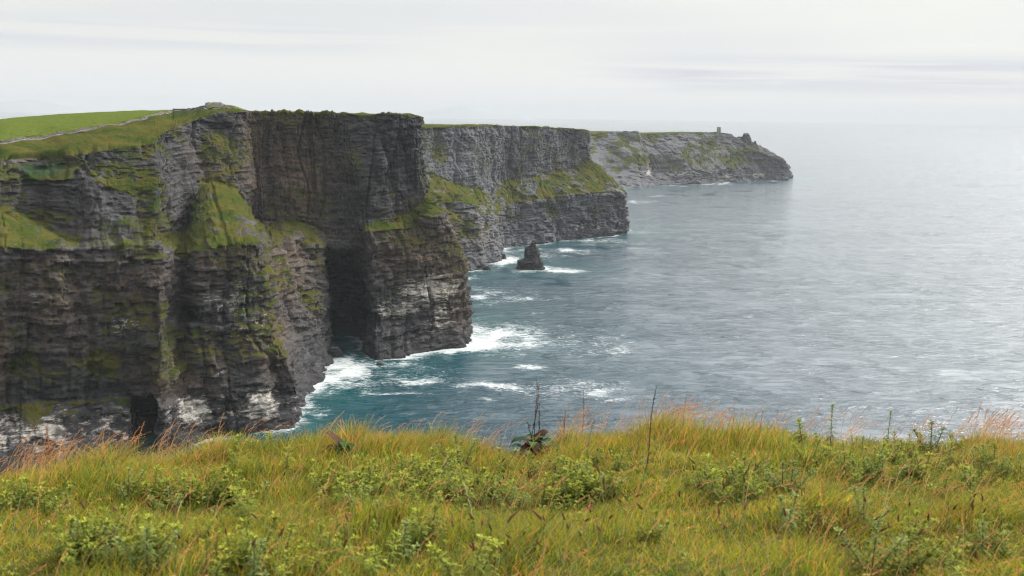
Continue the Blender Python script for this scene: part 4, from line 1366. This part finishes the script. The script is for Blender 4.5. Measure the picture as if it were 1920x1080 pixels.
DEAD = [(1095, 732, 1090, 800, 'thin dark dead stalk on the brow, first one right of the dock plant', 0.0032, 14, (0.09, 0.05, 0.03)),
        (1062, 770, 1052, 806, 'short leaning dark dead stalk just right of the dock plant', 0.006, 6, (0.10, 0.06, 0.04)),
        (1232, 724, 1208, 872, 'long leaning dead stalk standing in front of the orange brow tussock', 0.005, 26, (0.08, 0.05, 0.035)),
        (1287, 738, 1281, 790, 'thin dead stalk rising from the orange seed grass behind the brow tussock', 0.0028, 8, (0.13, 0.07, 0.04)),
        (1428, 768, 1424, 830, 'grey brown dead stalk on the skyline left of the skyline thistles', 0.0045, 6, (0.16, 0.12, 0.09)),
        (1458, 764, 1448, 800, 'forked thin dead twig on the skyline just left of the skyline thistles', 0.0026, 10, (0.12, 0.08, 0.06)),
        (1391, 812, 1396, 838, 'short pale broken stem below the grey brown skyline stalk', 0.0035, 0, (0.42, 0.37, 0.28)),
        (872, 905, 888, 968, 'white dead stem leaning in the smooth grass of the middle foreground', 0.0042, 0, (0.5, 0.46, 0.36)),
        (497, 897, 487, 925, 'pale dead stem in the left grass under the skyline thistles', 0.0032, 0, (0.46, 0.42, 0.3)),
        (443, 845, 441, 870, 'short grey stem standing under the small skyline thistle', 0.003, 0, (0.34, 0.3, 0.24)),
        (22, 920, 20, 962, 'pale dry stem at the far left of the grass', 0.0028, 0, (0.42, 0.34, 0.2)),
        (38, 926, 24, 985, 'long pale dry stem leaning left at the far left of the grass', 0.003, 0, (0.44, 0.36, 0.22)),
        (938, 800, 938, 826, 'hair thin dead stalk on the skyline left of the dock plant', 0.0022, 5, (0.12, 0.08, 0.06)),
        (1814, 876, 1818, 905, 'grey stem sticking up under the right-hand thistle bed', 0.0035, 0, (0.36, 0.32, 0.26)),
        (90, 800, 96, 850, 'tall reddish dock stalk standing among the orange grass at far left', 0.004, 40, (0.36, 0.13, 0.04))]
for i, (tx, ty, bx, by, lab, r0, kn, cc) in enumerate(DEAD):
    b = on_ground(bx, by + 12)
    top = at_depth(tx, ty, b[1])
    root = empty('dead_stalk', b)
    tag(root, lab, 'dead stalk')
    stalk(root, (0, 0, -0.03), top - b, r0, kn, cc, seed=200 + i)


def plantain(seed):
    r = np.random.default_rng(seed)
    root = empty('plantain_stalk', (0, 0, 0))
    h = r.uniform(0.2, 0.3)
    bend = r.normal(0, 0.05, 2)
    pts = [np.array([bend[0] * u * u, bend[1] * u * u, h * u]) for u in np.linspace(0, 1, 6)]
    V, Q, C = [], [], []
    tube(V, Q, C, pts, 0.0014, np.array((0.26, 0.24, 0.09)), 4)
    mesh_np('stem', np.array(V), np.array(Q), mat=M_leaf, attrs={'col': np.array(C)}, parent=root)
    V, Q, C = [], [], []
    L = r.uniform(0.022, 0.042)
    t = pts[-1] - pts[-2]
    t /= np.linalg.norm(t)
    ax = [pts[-1] + t * L * u + np.array([bend[0], 0, 0]) * u * u * 0.3 for u in np.linspace(0, 1, 7)]
    tube(V, Q, C, ax, [0.0018, 0.0042, 0.0048, 0.0046, 0.0040, 0.003, 0.001], np.array((0.12, 0.058, 0.03)) * r.uniform(0.7, 1.3), 7)
    V = np.array(V) + r.normal(0, 0.0006, (len(V), 3))
    mesh_np('seed_head', V, np.array(Q), mat=M_dry, attrs={'col': np.array(C).clip(0, 1)}, parent=root)
    return root


pl = [plantain(300 + i) for i in range(7)]
pused = set()
PZ = [(34, (1000, 930, 170, 50), 'small brown plantain head on a thin stem in front of the middle thistle bed', 'plantain heads in the middle'),
      (18, (1010, 1010, 160, 45), 'small brown plantain head on a thin stem in the middle foreground grass', 'plantain heads in the middle foreground'),
      (36, (1560, 960, 300, 60), 'brown plantain head on a thin stem in the right foreground grass', 'plantain heads on the right'),
      (12, (1430, 890, 150, 30), 'brown plantain head poking out of the thistles below the brow tussock', 'plantain heads among the right thistles'),
      (14, (420, 1000, 330, 45), 'brown plantain head on a thin stem in the left foreground grass', 'plantain heads on the left')]
for (n, (cx, cy, rx, ry), lab, grp) in PZ:
    for i in range(n):
        rr, ta = math.sqrt(rng.random()), rng.uniform(0, 6.28)
        k = int(rng.integers(0, 7))
        o = pl[k] if k not in pused else copy_tree(pl[k])
        pused.add(k)
        o.location = stand_at(min(cx + rx * rr * math.cos(ta), 1910), cy + ry * rr * math.sin(ta), 0.27)
        o.rotation_euler = (rng.normal(0, 0.16), rng.normal(0.12, 0.16), rng.uniform(0, 6.28))
        sc = rng.uniform(0.85, 1.2)
        o.scale = (sc, sc, sc)
        tag(o, lab, 'plantain', grp)


# ------------------------------------------------------------------ the air between
def haze():
    lo, hi = np.array([-70000., -70000., -12.]), np.array([70000., 70000., 680.])
    o = box_mesh('haze', lo, hi, None)
    m, nt, out = new_mat('haze_air')
    v = N(nt, 'ShaderNodeVolumePrincipled', ins={'Color': c4(0.60, 0.64, 0.68), 'Density': 0.000036, 'Anisotropy': 0.0})
    nt.links.new(v.outputs[0], out.inputs['Volume'])
    o.data.materials.append(m)
    tag(o, label='pale sea haze that fades the far headlands', kind='stuff')


haze()
